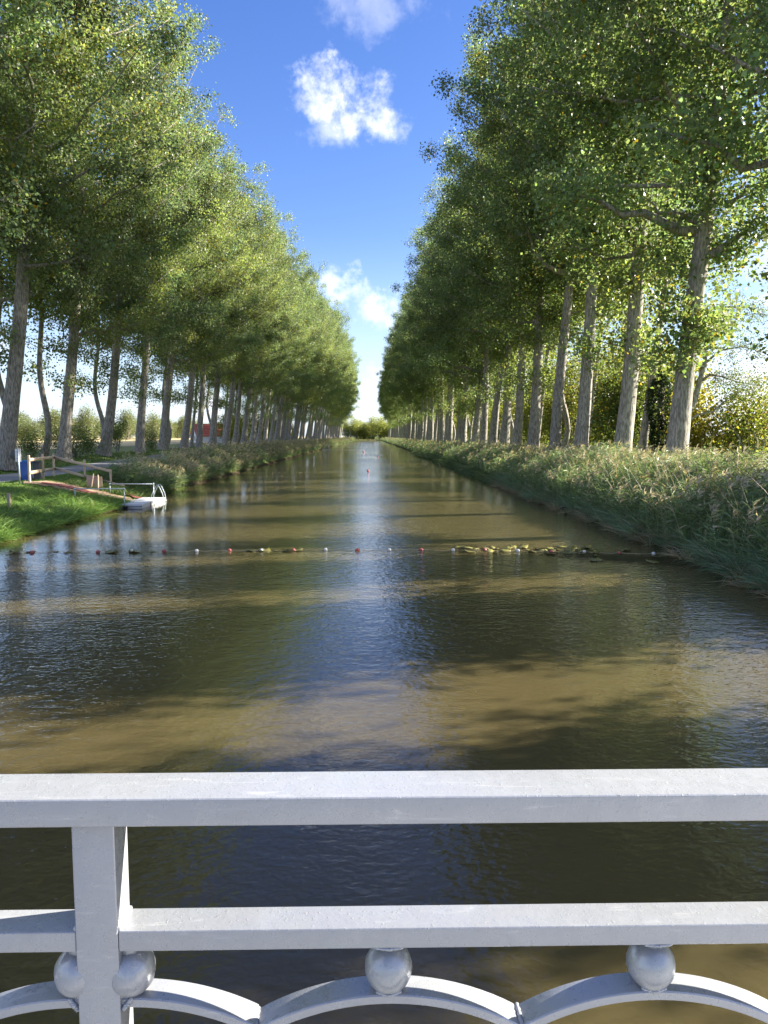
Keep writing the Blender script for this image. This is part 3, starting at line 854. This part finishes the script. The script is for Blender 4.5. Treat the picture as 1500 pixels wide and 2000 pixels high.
def gable_house(name, x, y, z, w, l, eave, ridge, roof_m, wall_m, rz, label, band=None, cols=12, rows=5):
    """w along x, l along y, ridge along y; roof built of courses of tiles"""
    root = empty(name, (x, y, z), rz); tag(root, label, 'house')
    V = [(-w / 2, -l / 2, -.3), (w / 2, -l / 2, -.3), (w / 2, -l / 2, eave), (0, -l / 2, ridge), (-w / 2, -l / 2, eave)]
    V += [(a, l / 2, c) for a, b, c in V]
    me = bpy.data.meshes.new('wall')
    me.from_pydata(V, [], [(0, 1, 2, 3, 4), (9, 8, 7, 6, 5), (1, 6, 7, 2), (0, 4, 9, 5)]); me.materials.append(wall_m)
    link('wall', me, root)
    rise = ridge - eave; sl = math.hypot(w / 2, rise)
    MB().box((-w / 2 + .05, -l / 2 + .05, eave - .25), (w / 2 - .05, l / 2 - .05, eave - .05)).build('ceiling', wall_m, root)
    roof = MB().tube([(0, -l / 2 - .27, ridge + .08), (0, l / 2 + .27, ridge + .08)], .14, 8).build('roof', roof_m, root)
    for s_ in (-1, 1):
        for k in range(rows):
            mb = MB()
            a0, a1 = k / rows, (k + 1.12) / rows
            p0 = np.array((s_ * (w / 2 + .3) * (1 - a0), 0, eave - .18 + (rise + .18) * a0)); p1 = np.array((s_ * (w / 2 + .3) * (1 - min(a1, 1)), 0, eave - .18 + (rise + .18) * min(a1, 1)))
            n_ = np.array((s_ * rise, 0, w / 2)) / sl
            q = lambda p, yy, d: p + n_ * d + np.array((0, yy, 0))
            y0, y1 = -l / 2 - .25, l / 2 + .25
            V = [q(p0, y0, .10), q(p0, y1, .10), q(p1, y1, .05), q(p1, y0, .05), q(p0, y0, .02), q(p0, y1, .02), q(p1, y1, .01), q(p1, y0, .01)]
            mb.add(V, [(0, 1, 2, 3), (7, 6, 5, 4), (0, 4, 5, 1), (1, 5, 6, 2), (2, 6, 7, 3), (3, 7, 4, 0)])
            mb.build('tile_course', roof_m, roof)
    return root


h1 = gable_house('farmhouse', -54, 262, .75, 8, 11, 2.4, 6.2, M_ROOF, M_WHITEWALL, R(-62), 'white gabled farmhouse with an orange red roof across the left field')
for k in (-1, 1):
    wf = MB().box((k * 1.8 - .5, -5.56, 1.0), (k * 1.8 + .5, -5.52, 2.1)).build('window', M_GLASS, h1)
    fr = MB().box((k * 1.8 - .58, -5.575, 2.1), (k * 1.8 + .58, -5.5, 2.2)).box((k * 1.8 - .62, -5.6, .9), (k * 1.8 + .62, -5.5, .99)).build('sill', M_CONCRETE, wf)
MB().box((-.7, 3, 5.7), (-.1, 3.6, 7.0)).build('chimney', M_BRICK, h1)
h2 = gable_house('garden_house', 31.2, 51, 1.4, 11, 9, 1.75, 4.6, M_ROOF, M_BRICK, 0, 'low red roofed house at the right edge behind the garden shrubs')
MB().box((-5.54, -4.56, 1.02), (5.54, -4.52, 1.70)).build('fascia', M_DARKWALL, h2)
MB().box((-5.56, -4.3, 1.02), (-5.52, 4.3, 1.70)).build('fascia', M_DARKWALL, h2)
MB().box((-4, -4.56, -.2), (-2, -4.53, .7)).build('white_door', M_WHITEWALL, h2)

# ------------------------------------------------------------------ bathing place on the left bank


def z_at(x, y): return float(gz(x, y))


fence = empty('wooden_fence', (-15.9, 36.0, z_at(-15.9, 36))); tag(fence, 'new pale wooden rail fence stepping down from the road to the pontoon', 'fence')
FO = np.array(fence.location)
FP = [(-15.75, 35.9, 1.27), (-16.2, 38.5, 1.27), (-16.85, 41.4, 1.22), (-14.85, 40.4, .95), (-13.15, 39.3, .85)]
tops = []
for x, y, h in FP:
    z = z_at(x, y); b = np.array((x, y, z)) - FO
    bevel_box('post', tuple(b + (-.045, -.045, -.3)), tuple(b + (.045, .045, h)), M_WOOD, fence, .008, 1)
    tops.append(b + np.array((0, 0, h)))
for a, b in ((0, 1), (1, 2)):
    for d in (.20, .80):
        MB().bar(tops[a] + (.06, -.03, -d), tops[b] + (.06, -.03, -d), .035, .15).build('rail', M_WOOD, fence)
E_ = tops[4] + np.array((.9, -.5, -.35))
for d0, pts_ in ((.16, (2, 4)), (.74, (2, 4))):
    p = tops[2] + np.array((.02, -.065, -d0 - .02)); q = tops[4] + np.array((.02, -.065, -.08 if d0 < .5 else -.68))
    if d0 > .5: q = q + (q - p) * .22
    MB().bar(p, q, .035, .14).build('rail', M_WOOD, fence)

brd = empty('notice_board', (-13.05, 36.7, z_at(-13.05, 36.7) - .22)); tag(brd, 'brown wooden notice board on two stakes, seen from behind, by the red path', 'board')
for k in range(5): bevel_box('plank', (-.36 + k * .142, -.012, .36), (-.36 + k * .142 + .138, .012, .94 - .02 * k), M_OLDWOOD, brd, .003, 1)
MB().bar((-.22, -.05, -.1), (-.02, -.05, 1.0), .045, .045, (0, 1, 0)).build('stake', M_WOOD, brd)
MB().bar((.16, -.05, -.3), (.18, -.05, .95), .045, .045, (0, 1, 0)).build('stake', M_WOOD, brd)
brd.rotation_euler = (0, 0, .12)

sgn = empty('road_sign', (-15.85, 35.1, z_at(-15.85, 35.1))); tag(sgn, 'road sign on a grey pole seen from behind, white plate and dark round disc', 'sign')
MB().tube([(0, 0, -.2), (0, 0, 1.6)], .038, 10).build('pole', M_GALV, sgn, True)
plate_ = bevel_box('white_plate', (-.17, .045, 1.0), (.08, .062, 1.58), M_SIGN, sgn, .004, 1)
for z_ in (1.14, 1.44): MB().box((-.15, .039, z_ - .015), (.06, .044, z_ + .015)).build('clamp', M_GALV, plate_)
dm = MB().lathe([(0, -.012), (.23, -.012), (.235, 0), (.23, .012), (0, .012)], 24).build('round_disc', M_DARKMETAL, sgn)
dm.location = (-.17, .10, 1.30); dm.rotation_euler = (R(90), 0, R(18))


def wheeled_bin():
    root = empty('wheeled_bin', (-16.55, 37.4, z_at(-16.55, 37.4)), R(25)); tag(root, 'blue wheeled rubbish bin beside the fence by the road', 'bin')
    bevel_box('body', (-.27, -.29, .05), (.27, .29, .88), M_BLUE, root, .03, 3, taper=.80)
    bevel_box('rim', (-.285, -.305, .86), (.285, .305, .915), M_BLUE, root, .015, 2)
    bm = bmesh.new(); bmesh.ops.create_cube(bm, size=1)
    for v in bm.verts: v.co = Vector((v.co.x * .59 * (.86 if v.co.z > 0 else 1), v.co.y * .63 * (.86 if v.co.z > 0 else 1), .955 + v.co.z * .075))
    bmesh.ops.bevel(bm, geom=list(bm.edges), offset=.02, segments=3, affect='EDGES')
    me = bpy.data.meshes.new('lid'); bm.to_mesh(me); bm.free(); me.materials.append(M_BLUELID); me.polygons.foreach_set('use_smooth', [True] * len(me.polygons))
    ld = link('lid', me, root)
    MB().tube([(-.2, .36, .93), (.2, .36, .93)], .018, 8).build('handle', M_BLUE, ld, True)
    for s_ in (-1, 1):
        w = MB().lathe([(0, -.03), (.08, -.03), (.10, -.02), (.10, .02), (.08, .03), (0, .03)], 18).build('wheel', M_BLACK, root, True)
        w.rotation_euler = (0, R(90), 0); w.location = (s_ * .24, .27, .10)


wheeled_bin()
lb = empty('litter_bin', (-16.35, 38.15, z_at(-16.35, 38.15)), R(15)); tag(lb, 'narrow grey litter bin with a flared dark lid right of the blue bin', 'bin')
bevel_box('body', (-.15, -.15, .02), (.15, .15, .86), M_GREY, lb, .015, 2)
bevel_box('lid', (-.2, -.2, .865), (.2, .2, .93), M_DARKMETAL, lb, .012, 2)
tag(bevel_box('grass_stake', (-13.02, 27.75, z_at(-13, 27.8) - .2), (-12.92, 27.85, z_at(-13, 27.8) + .52), M_OLDWOOD, None, .01, 1), 'short grey wooden stake standing in the grass bank', 'stake')

# path sheets: trodden earth and the red carpet laid on it
PATH = np.array([(-15.9, 35.6), (-15.0, 36.0), (-14.2, 36.2), (-13.3, 35.9), (-12.4, 35.5), (-11.5, 35.2), (-10.9, 35.2)])


def ribbon(name, c, w, dz, m_, nsub=60, across=7, jit=.0, seed=1):
    r_ = np.random.default_rng(seed)
    u = np.linspace(0, len(c) - 1, nsub); i = np.arange(len(c))
    P = np.stack([np.interp(u, i, c[:, k]) for k in range(2)], -1)
    k_ = np.ones(7) / 7
    for d in range(2): P[3:-3, d] = np.convolve(P[:, d], k_, 'valid')
    T = np.gradient(P, axis=0); T /= np.linalg.norm(T, axis=1)[:, None]; N = np.stack([-T[:, 1], T[:, 0]], -1)
    W = w * (1 + jit * np.convolve(r_.normal(0, 1, nsub), np.ones(5) / 5, 'same'))
    V = []
    for a in np.linspace(-.5, .5, across):
        q = P + N * (W * a)[:, None]
        V.append(np.stack([q[:, 0], q[:, 1], gz(q[:, 0], q[:, 1]) + dz], -1))
    V = np.stack(V, 1).reshape(-1, 3); j = np.arange(nsub - 1)[:, None] * across + np.arange(across - 1)[None]
    F = np.stack([j, j + 1, j + across + 1, j + across], -1).reshape(-1, 4)
    return link(name, mesh_arrays(name, V, F, m_, smooth=True))


tag(ribbon('earth_path', PATH, 2.3, .035, M_DIRT, jit=.35, seed=3), kind='structure')
tag(ribbon('red_carpet', PATH[1:5] + (-.1, -.35), .62, .065, M_REDMAT, 40), 'worn red carpet strip running down the earth path to the pontoon', 'carpet')
tag(ribbon('red_carpet', np.array([(-12.2, 37.4), (-11.6, 37.3), (-11.1, 36.9), (-10.9, 36.5)]), .55, .10, M_REDMAT, 20), 'dark red mat lying on the bank behind the pontoon', 'mat')


def pontoon():
    root = empty('floating_pontoon', (-10.2, 34.6, 0), R(0)); tag(root, 'white floating bathing pontoon of plastic blocks moored at the left bank', 'pontoon')
    for j in range(8):
        for i in range(2):
            bevel_box('float_block', (-.53 + i * .53, -1.85 + j * .47, -.14), (-.53 + i * .53 + .525, -1.85 + j * .47 + .465, .135), M_WHITEPLASTIC, root, .03, 3)
    bevel_box('deck_plate', (-.55, -1.88, .138), (.55, 1.94, .168), M_WHITEPLASTIC, root, .008, 2)
    bevel_box('fender_strip', (-.545, -1.885, .05), (.545, -1.855, .08), M_BLACK, root, .004, 1)
    for yy in (-.6, .7): bevel_box('strap', (.531, yy, -.1), (.542, yy + .06, .137), M_BLACK, root, .002, 1)
    MB().lathe([(0, -.05), (.09, -.05), (.11, 0), (.09, .05), (0, .05)], 14).build('roller', M_BLACK, root, True).location = (-.15, -1.93, .06)
    # ladder handrails at the far end
    for yy in (1.35, 1.75):
        for s_, ex in ((-1, .0), (1, .62)):
            P = [(.30 + (-.32 if s_ < 0 else .05), yy, .165), (.30 + (-.16 if s_ < 0 else .16), yy, .55), (.30 + .02 * s_, yy, .80), (.33, yy, .80)] if s_ < 0 else [(.33, yy, .80), (.40, yy, .70), (.54, yy, .38), (.66, yy, -.25)]
            MB().tube(P, .014, 7).build('ladder_rail', M_GALV, root, True)
    for zz in (.05, -.2): MB().tube([(.62, 1.35, zz), (.62, 1.75, zz)], .018, 6).build('rung', M_GALV, root, True)


pontoon()


def guard(name, xa, xb, y, zt, label, za, zb_):
    root = empty(name, (xb, y, 0)); tag(root, label, 'handrail', 'grey tube handrails of the pontoon')
    MB().tube([(xa - xb - .05, 0, zt), (0, 0, zt)], .027, 9).build('top_tube', M_GALV, root, True)
    MB().tube([(xa - xb, 0, za - .2), (xa - xb, 0, zt - .02)], .023, 9).build('post', M_GALV, root, True)
    MB().tube([(-.04, 0, zb_), (-.04, 0, zt - .02)], .023, 9).build('post', M_GALV, root, True)
    for dx in (xa - xb, -.04): MB().lathe([(0, -.05), (.036, -.04), (.036, .04), (0, .05)], 10, (dx, 0, zt)).build('joint', M_GALV, root, True)
    return root


guard('pontoon_handrail', -12.45, -10.35, 32.66, .84, 'near grey tube handrail in front of the pontoon', z_at(-12.45, 32.66), -.2)
guard('pontoon_handrail', -12.35, -10.25, 36.75, .79, 'far grey tube handrail behind the pontoon, by the ladder', z_at(-12.35, 36.75), -.2)

# ------------------------------------------------------------------ floats and ropes
red_me = MB().lathe([(0, -.05), (.035, -.045), (.055, -.02), (.06, .02), (.052, .05), (.03, .068), (.012, .072), (0, .072)], 16).mesh('body', M_REDFLOAT, True)
wht_me = MB().lathe([(0, -.05), (.035, -.045), (.055, -.02), (.06, .02), (.052, .05), (.03, .068), (.012, .072), (0, .072)], 16).mesh('body', M_WHITEFLOAT, True)
col_me = MB().lathe([(.02, -.07), (.024, -.066), (.024, .085), (.012, .092), (0, .092)], 10).mesh('sleeve', M_DARKMETAL, True)
xs_f = [-8.87 + k * (16.21 / 19) for k in range(20)]
rope = []
cnt = {'red': 0, 'white': 0}
for k, x in enumerate(xs_f):
    u = k / 19; y = 20.15 + .25 * math.sin(u * PI) - .55 * max(0, u - .72) / .28 + .04 * math.sin(k * 2.3)
    colr = 'red' if k % 2 == 0 else 'white'
    cnt[colr] += 1
    f = empty('float', (x, y, .02), k * .7)
    f.scale = (.8,) * 3
    f.rotation_euler = (R(90 + rng.normal(0, 12)), 0, R(90 + rng.normal(0, 12)))
    which = ordn[cnt[colr] - 1]
    tag(f, '%s %s float from the left on the near float rope' % (which, colr), 'float', 'red and white floats on the near rope')
    link('body', red_me if colr == 'red' else wht_me, f); link('sleeve', col_me, f)
    rope += [(x - .2, y, .012), (x, y, .03), (x + .2, y, .012)]
rope = [(-11.2, 19.9, .05)] + rope + [(8.6, 18.9, .06)]
tag(MB().tube(rope, .005, 5).build('float_rope', M_ROPE), 'thin rope carrying red and white floats across the near water', 'rope')

tiny_me = MB().lathe([(0, -.05), (.05, -.04), (.075, 0), (.05, .06), (0, .07)], 8).mesh('float', M_WHITEFLOAT, True)
for k in range(15):
    x = -8.7 + k * .52
    o = link('far_float', tiny_me); o.location = (x, 170.5, .03)
    tag(o, 'tiny white float on the distant rope near the reed edge', 'float', 'white floats on the distant rope')
tag(MB().tube([(-9.4, 170.6, .1), (-5, 170.5, .02), (-1, 170.5, .02)], .012, 4).build('far_float_rope', M_ROPE), 'distant float rope stretched from the left reeds over the water', 'rope')
for x, y, s, lab in ((-1.13, 144, .62, 'farthest big red buoy in the middle of the canal'), (1.23, 115, .58, 'flat red buoy lying right of the other two'), (-.13, 67.2, .42, 'nearest big red buoy in the middle of the canal')):
    b = empty('red_buoy', (x, y, 0)); b.scale = (s, s, s * (.55 if 'flat' in lab else 1)); tag(b, lab, 'buoy', 'big red buoys in mid canal')
    MB().lathe([(0, -.12), (.14, -.10), (.24, .0), (.25, .10), (.20, .24), (.11, .36), (.05, .42), (0, .43)], 16).build('body', M_REDFLOAT, b, True)
    MB().tube([(0, 0, .42), (.03, 0, .47), (0, 0, .5), (-.03, 0, .47), (0, 0, .42)], .010, 5).build('lifting_ring', M_DARKMETAL, b, True)

lad = empty('swim_ladder', (-9.4, 171, 0)); tag(lad, 'small white ladder frame at the reed edge by the distant float rope', 'ladder')
for yy in (0, .6): MB().tube([(-1.0, yy, .1), (-.4, yy, .8), (.05, yy, 1.35), (.3, yy, .9), (.5, yy, -.2)], .05, 6).build('frame', M_WHITEPLASTIC, lad, True)
for zz in (.15, .5): MB().tube([(.42, 0, zz), (.42, .6, zz)], .04, 6).build('rung', M_WHITEPLASTIC, lad, True)
MB().box((-1.1, -.2, .0), (.3, .8, .14)).build('platform', M_WHITEPLASTIC, lad)
mp = empty('marker_post', (-17.0, 150, z_at(-17, 150))); tag(mp, 'short white marker post beside the road among far left trunks', 'post')
MB().lathe([(0, -.1), (.11, -.1), (.11, .62), (.08, .68), (0, .7)], 10).build('body', M_SIGN, mp, True)

# lily leaves round the floats
pr = np.random.default_rng(41)


def pad_mesh(seed):
    r_ = np.random.default_rng(seed); n = 13
    an = np.linspace(.22, 2 * PI - .22, n)
    rr = 1 + r_.normal(0, .06, n)
    V = [(0, 0, .0)] + [(math.cos(a) * r * .11, math.sin(a) * r * .085, .006 + .02 * max(0, r_.normal(0, 1))) for a, r in zip(an, rr)]
    V += [(x, y, z - .008) for x, y, z in V]
    k = n + 1
    F = [(0, i, i + 1) for i in range(1, n)] + [(k, k + i + 1, k + i) for i in range(1, n)] + [(i, k + i, k + i + 1) for i in range(1, n)] + [(i, k + i + 1, i + 1) for i in range(1, n)]
    return mesh_arrays('lily_leaf', V, F, M_PAD)


PADS = [pad_mesh(k) for k in range(5)]
for k in range(70):
    if k < 46: x, y = pr.uniform(2.3, 6.2), pr.normal(20.45, .34)
    elif k < 56: x, y = pr.uniform(-9.5, -5.5), pr.normal(20.2, .1)
    elif k < 64: x, y = pr.uniform(-3.6, -1.8), pr.normal(20.35, .06)
    else: x, y = pr.uniform(5.2, 7.6), pr.normal(19.0, .6)
    o = link('lily_leaf', PADS[k % 5]); s = pr.uniform(.7, 1.7)
    o.location = (x, y, .006); o.rotation_euler = (pr.normal(0, .10), pr.normal(0, .10), pr.uniform(0, 6)); o.scale = (s * 1.15, s, s)
    tag(o, 'yellowing water lily leaf floating beside the near float rope', 'lily leaf', 'water lily leaves along the near float rope')

# ------------------------------------------------------------------ reeds, sedge, grass


def strips(mb, base, dirv, L, W, bend, col0, col1, r_, seg=3, sidev=None):
    """bent tapering blades: base (n,3), unit direction, length, width, sag vector"""
    n = len(base)
    side = unit(np.cross(dirv, r_.normal(0, 1, (n, 3)))) if sidev is None else sidev
    V = []; Cc = []
    for k in range(seg + 1):
        t = k / seg
        c = base + dirv * (L * t)[:, None] + bend * (t * t)[:, None] if not np.isscalar(t) else base + dirv * (L * t)[:, None] + bend * (t * t)
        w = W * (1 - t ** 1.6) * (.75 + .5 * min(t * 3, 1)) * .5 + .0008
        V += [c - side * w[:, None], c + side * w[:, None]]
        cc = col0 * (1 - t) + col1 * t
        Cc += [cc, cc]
    V = np.stack(V, 1); Cc = np.stack(Cc, 1); m = V.shape[1]
    F = np.concatenate([np.array([[0, 1, 3, 2]]) + 2 * k for k in range(seg)], 0)
    F = (np.arange(n)[:, None, None] * m + F[None]).reshape(-1, 4)
    mb.add(V.reshape(-1, 3), F, Cc.reshape(-1, 3))


def reeds(mb, X, Y, r_, h=(1.5, 2.2), nleaf=6, scale=1.0, lean=(0, 0), plume=.5, dry=.07, wind=(.10, 0)):
    n = len(X); Z = gz(X, Y) - .05
    base = np.stack([X, Y, Z], -1)
    H = r_.uniform(h[0], h[1], n) * (1 + .09 * np.sin(X * 1.1 + Y * .55) + .08 * np.sin(Y * .93 + 1.7 * np.sin(X)))
    d = unit(np.stack([r_.normal(lean[0], .10, n), r_.normal(lean[1], .10, n), np.ones(n)], -1))
    bendv = np.stack([r_.normal(wind[0], .10, n), r_.normal(wind[1], .10, n), -np.abs(r_.normal(0, .03, n))], -1) * H[:, None]
    g = np.array((.165, .235, .090)) * r_.normal(1, .22, (n, 1)).clip(.5, 1.6)
    g[:, 2] *= r_.uniform(.8, 1.6, n)
    isdry = r_.random(n) < dry
    g[isdry] = np.array((.40, .33, .21)) * r_.uniform(.6, 1.2, (isdry.sum(), 1))
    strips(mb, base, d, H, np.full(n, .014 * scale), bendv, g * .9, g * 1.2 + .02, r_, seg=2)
    # leaves
    idx = np.repeat(np.arange(n), nleaf); m = len(idx)
    t = r_.uniform(.18, .92, m)
    p = base[idx] + d[idx] * (H[idx] * t)[:, None] + bendv[idx] * (t * t)[:, None]
    az = r_.uniform(0, 2 * PI, m)
    ld = unit(np.stack([np.cos(az) + wind[0] * 3, np.sin(az), r_.uniform(.3, 1.1, m)], -1))
    L = r_.uniform(.28, .62, m) * (1.15 - .4 * t)
    sag = np.stack([np.full(m, wind[0] * .5), np.zeros(m), -r_.uniform(.15, .55, m)], -1) * L[:, None]
    lc = g[idx] * r_.normal(1, .18, (m, 1)).clip(.6, 1.5)
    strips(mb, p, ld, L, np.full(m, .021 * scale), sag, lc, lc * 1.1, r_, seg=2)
    # plumes
    pl = np.where(r_.random(n) < plume)[0]
    if len(pl):
        k = 7; idx = np.repeat(pl, k); m = len(idx)
        t = r_.uniform(.9, 1.04, m)
        p = base[idx] + d[idx] * (H[idx] * t)[:, None] + bendv[idx] * (t * t)[:, None]
        ld = unit(np.stack([r_.normal(.35, .3, m), r_.normal(0, .3, m), r_.uniform(.3, 1, m)], -1))
        c = np.array((.46, .40, .29)) * r_.normal(1, .2, (m, 1)).clip(.6, 1.5)
        strips(mb, p, ld, r_.uniform(.10, .22, m), np.full(m, .032 * scale), np.stack([r_.uniform(.02, .1, m), np.zeros(m), -r_.uniform(0, .08, m)], -1), c, c * 1.1, r_, seg=2)


rr_ = np.random.default_rng(77)


def patchy(X, Y, thr, f=.9):
    k = np.sin(X * 1.7 * f + 1.3 * np.sin(Y * .9 * f)) + np.sin(Y * 1.1 * f + 2 + X * .5) + np.sin(Y * .37 * f + 1)
    return k > thr


# right bank
mb = MB()
n = 5800; Y = rr_.uniform(13.5, 45, n); X = 8.15 + 3.8 * rr_.random(n) ** 1.15
reeds(mb, X, Y, rr_, (1.0, 1.5), 8, 1.15, (-.05, 0), .12)
n = 1500; Y = rr_.uniform(13.5, 45, n); X = rr_.uniform(11.2, 14.5, n)
reeds(mb, X, Y, rr_, (.7, 1.15), 6, 1.0, (0, 0), .4, .3)
n = 3600; Y = rr_.uniform(45, 110, n); X = 8.4 + 4.0 * rr_.random(n)
reeds(mb, X, Y, rr_, (.8, 1.3), 6, 1.8, (-.05, 0), .2)
n = 3200; Y = 110 + 420 * rr_.random(n) ** 1.3; X = 8.3 + 3.4 * rr_.random(n)
reeds(mb, X, Y, rr_, (.85, 1.3), 4, 4.0, (-.05, 0), .25)
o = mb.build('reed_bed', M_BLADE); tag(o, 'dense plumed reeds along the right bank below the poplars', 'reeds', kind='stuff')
# left bank beyond the pontoon
mb = MB()
n = 3000; Y = rr_.uniform(39.8, 75, n); X = -11.0 - 2.9 * rr_.random(n) ** 1.2
reeds(mb, X, Y, rr_, (.8, 1.25), 6, 1.25, (.08, 0), .4, .12)
n = 3000; Y = rr_.uniform(75, 150, n); X = -11.1 - 3.0 * rr_.random(n)
reeds(mb, X, Y, rr_, (.8, 1.2), 5, 2.2, (.05, 0), .5, .15)
n = 2600; Y = 150 + 380 * rr_.random(n) ** 1.3; X = -11.0 - 3.0 * rr_.random(n)
reeds(mb, X, Y, rr_, (.75, 1.2), 4, 4.5, (.05, 0), .6, .15)
n = 700; X = rr_.uniform(-12, 9, n); Y = rr_.uniform(527, 531, n)
reeds(mb, X, Y, rr_, (1.6, 2.4), 4, 6.0, (0, 0), .4, .1)
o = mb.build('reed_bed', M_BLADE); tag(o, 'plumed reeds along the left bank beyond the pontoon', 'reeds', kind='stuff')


def tufts(mb, X, Y, r_, h, w, col, lean, droop, spread=.5, seg=3, dz=0):
    n = len(X); base = np.stack([X, Y, np.maximum(gz(X, Y), -.05) + dz], -1)
    d = unit(np.stack([r_.normal(lean[0], spread, n), r_.normal(lean[1], spread, n), np.ones(n)], -1))
    L = h * r_.uniform(.55, 1.25, n)
    hz = unit(d * (1, 1, 0) + 1e-6)
    bend = hz * (L * droop * r_.uniform(.3, .9, n))[:, None] + np.array((0, 0, -1)) * (L * droop * r_.uniform(.4, 1.0, n))[:, None]
    c = np.array(col) * r_.normal(1, .25, (n, 1)).clip(.45, 1.7); c[:, 0] *= r_.uniform(.8, 1.3, n); c[:, 2] *= r_.uniform(.7, 1.4, n)
    strips(mb, base, d, L, np.full(n, w), bend, c * .8, c * 1.15, r_, seg=seg)


# tussocks of sedge over the right water edge


def tussocks(mb, CX, CY, r_, per, L0, w, col, lean, straw=.12):
    n = len(CX); hs = r_.uniform(.65, 1.25, n); cc = np.array(col) * r_.normal(1, .2, (n, 1)).clip(.6, 1.4)
    st = r_.random(n) < straw; cc[st] = np.array((.34, .28, .18)) * r_.uniform(.7, 1.2, (st.sum(), 1))
    idx = np.repeat(np.arange(n), r_.poisson(per, n)); m = len(idx)
    az = r_.uniform(0, 2 * PI, m); tilt = np.abs(r_.normal(.55, .35, m))
    d = unit(np.stack([np.cos(az) * tilt + lean[0], np.sin(az) * tilt + lean[1], np.ones(m)], -1))
    b = np.stack([CX[idx] + np.cos(az) * .10 * r_.random(m), CY[idx] + np.sin(az) * .10 * r_.random(m), np.zeros(m)], -1)
    b[:, 2] = np.maximum(gz(b[:, 0], b[:, 1]), -.03)
    L = L0 * hs[idx] * r_.uniform(.5, 1.2, m)
    hz = unit(d * (1, 1, 0) + 1e-6)
    bend = hz * (L * r_.uniform(.15, .45, m))[:, None] + np.array((0, 0, -1.)) * (L * r_.uniform(.25, .75, m))[:, None]
    c = cc[idx] * r_.normal(1, .18, (m, 1)).clip(.5, 1.5)
    strips(mb, b, d, L, np.full(m, w), bend, c * .85, c * 1.12, r_, seg=3)


mb = MB()
n = 430; Y = rr_.uniform(13, 50, n)
X = 8.15 + .18 * wav(Y, 2.3) + np.abs(rr_.normal(.15, .45, n)) - .16 * np.clip(np.sin(Y * .9) + np.sin(Y * .37 + 1), -.2, 1.5)
tussocks(mb, X, Y, rr_, 62, .82, .017, (.185, .275, .165), (-.06, 0))
n = 120; Y = rr_.uniform(13, 50, n); X = 8.05 + .18 * wav(Y, 2.3) + rr_.normal(.0, .2, n)
tussocks(mb, X, Y, rr_, 26, .6, .018, (.34, .30, .19), (-.3, 0), .6)
n = 6000; Y = rr_.uniform(48, 140, n); X = 8.25 + rr_.normal(.2, .3, n)
tufts(mb, X, Y, rr_, .8, .05, (.110, .165, .075), (-.7, 0), .7, .4)
n = 3400; Y = rr_.uniform(22, 75, n); X = rr_.normal(11.9, .55, n)
tufts(mb, X, Y, rr_, 1.15, .014, (.46, .38, .28), (.05, 0), .12, .13)
n = 500; Y = rr_.uniform(14, 45, n); X = rr_.uniform(8.6, 11.5, n)
tufts(mb, X, Y, rr_, 1.75, .013, (.44, .38, .25), (-.12, 0), .2, .16)
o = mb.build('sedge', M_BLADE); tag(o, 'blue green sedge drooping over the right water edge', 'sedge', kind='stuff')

# grass of the left bank
mb = MB()
n = 46000; Y = rr_.uniform(20, 46, n); X = rr_.uniform(-24, -10.8, n)
keep = (X < -10.6) & ~((X > -20.5) & (X < -17.0)) & (X > -.60 * Y - 1.5)
dpath = np.min(np.stack([np.hypot(X - (PATH[i] * (1 - a) + PATH[i + 1] * a)[0], Y - (PATH[i] * (1 - a) + PATH[i + 1] * a)[1]) for i in range(6) for a in (0, .33, .66)]), 0)
keep &= dpath > .85
X, Y = X[keep], Y[keep]
tufts(mb, X, Y, rr_, .13, .018, (.16, .285, .05), (0, 0), .4, .5, 2)
n = 30000; Y = rr_.uniform(20, 34.5, n); X = -10.62 - np.abs(rr_.normal(0, 1.0, n)); k_ = dpath = None
tufts(mb, X, Y, rr_, .38, .017, (.15, .26, .06), (.25, -.05), .6, .5)
n = 9000; Y = rr_.uniform(36.8, 42, n); X = rr_.uniform(-14.5, -10.8, n)
tufts(mb, X, Y, rr_, .42, .02, (.10, .155, .045), (.2, 0), .6, .5)
n = 16000; Y = rr_.uniform(45, 150, n); X = np.where(rr_.random(n) < .45, rr_.uniform(-17, -13.2, n), rr_.uniform(-24, -20.5, n))
tufts(mb, X, Y, rr_, .22, .045, (.115, .180, .045), (0, 0), .4, .5, 2)
n = 230; Y = rr_.uniform(20, 34.3, n); X = -10.7 - np.abs(rr_.normal(0, 1.3, n))
tussocks(mb, X, Y, rr_, 34, .55, .018, (.19, .31, .075), (.1, 0), .06)
n = 90; Y = rr_.uniform(36.6, 43, n); X = rr_.uniform(-14.5, -10.9, n)
tussocks(mb, X, Y, rr_, 30, .6, .022, (.17, .26, .085), (.1, 0), .15)
o = mb.build('bank_grass', M_BLADE); tag(o, 'short green grass on the left bank and verges', 'grass', kind='stuff')

# rough herbs between the left reeds and the pontoon, and weed mat on the right water
mb = MB()
n = 2600; x = rr_.normal(6.4, 1.0, n); y = 18.9 - .45 * (x - 6.4) + rr_.normal(0, .45, n)
k = (x < 8.3) & (x > 4); x, y = x[k], y[k]; n = len(x)
az = rr_.normal(.2, .5, n); dv = np.stack([np.cos(az), np.sin(az), np.zeros(n)], -1)
c = np.array((.06, .06, .025)) * rr_.uniform(.5, 1.5, (n, 1))
side = np.stack([-np.sin(az), np.cos(az), np.zeros(n)], -1)
strips(mb, np.stack([x, y, np.full(n, .006) + rr_.uniform(0, .006, n)], -1), dv, rr_.uniform(.06, .26, n), np.full(n, .018), np.zeros((n, 3)), c, c, rr_, 2, sidev=side)
o = mb.build('floating_weed', M_BLADE); tag(o, 'thin mat of floating weed before the right reeds', 'weed', kind='stuff')
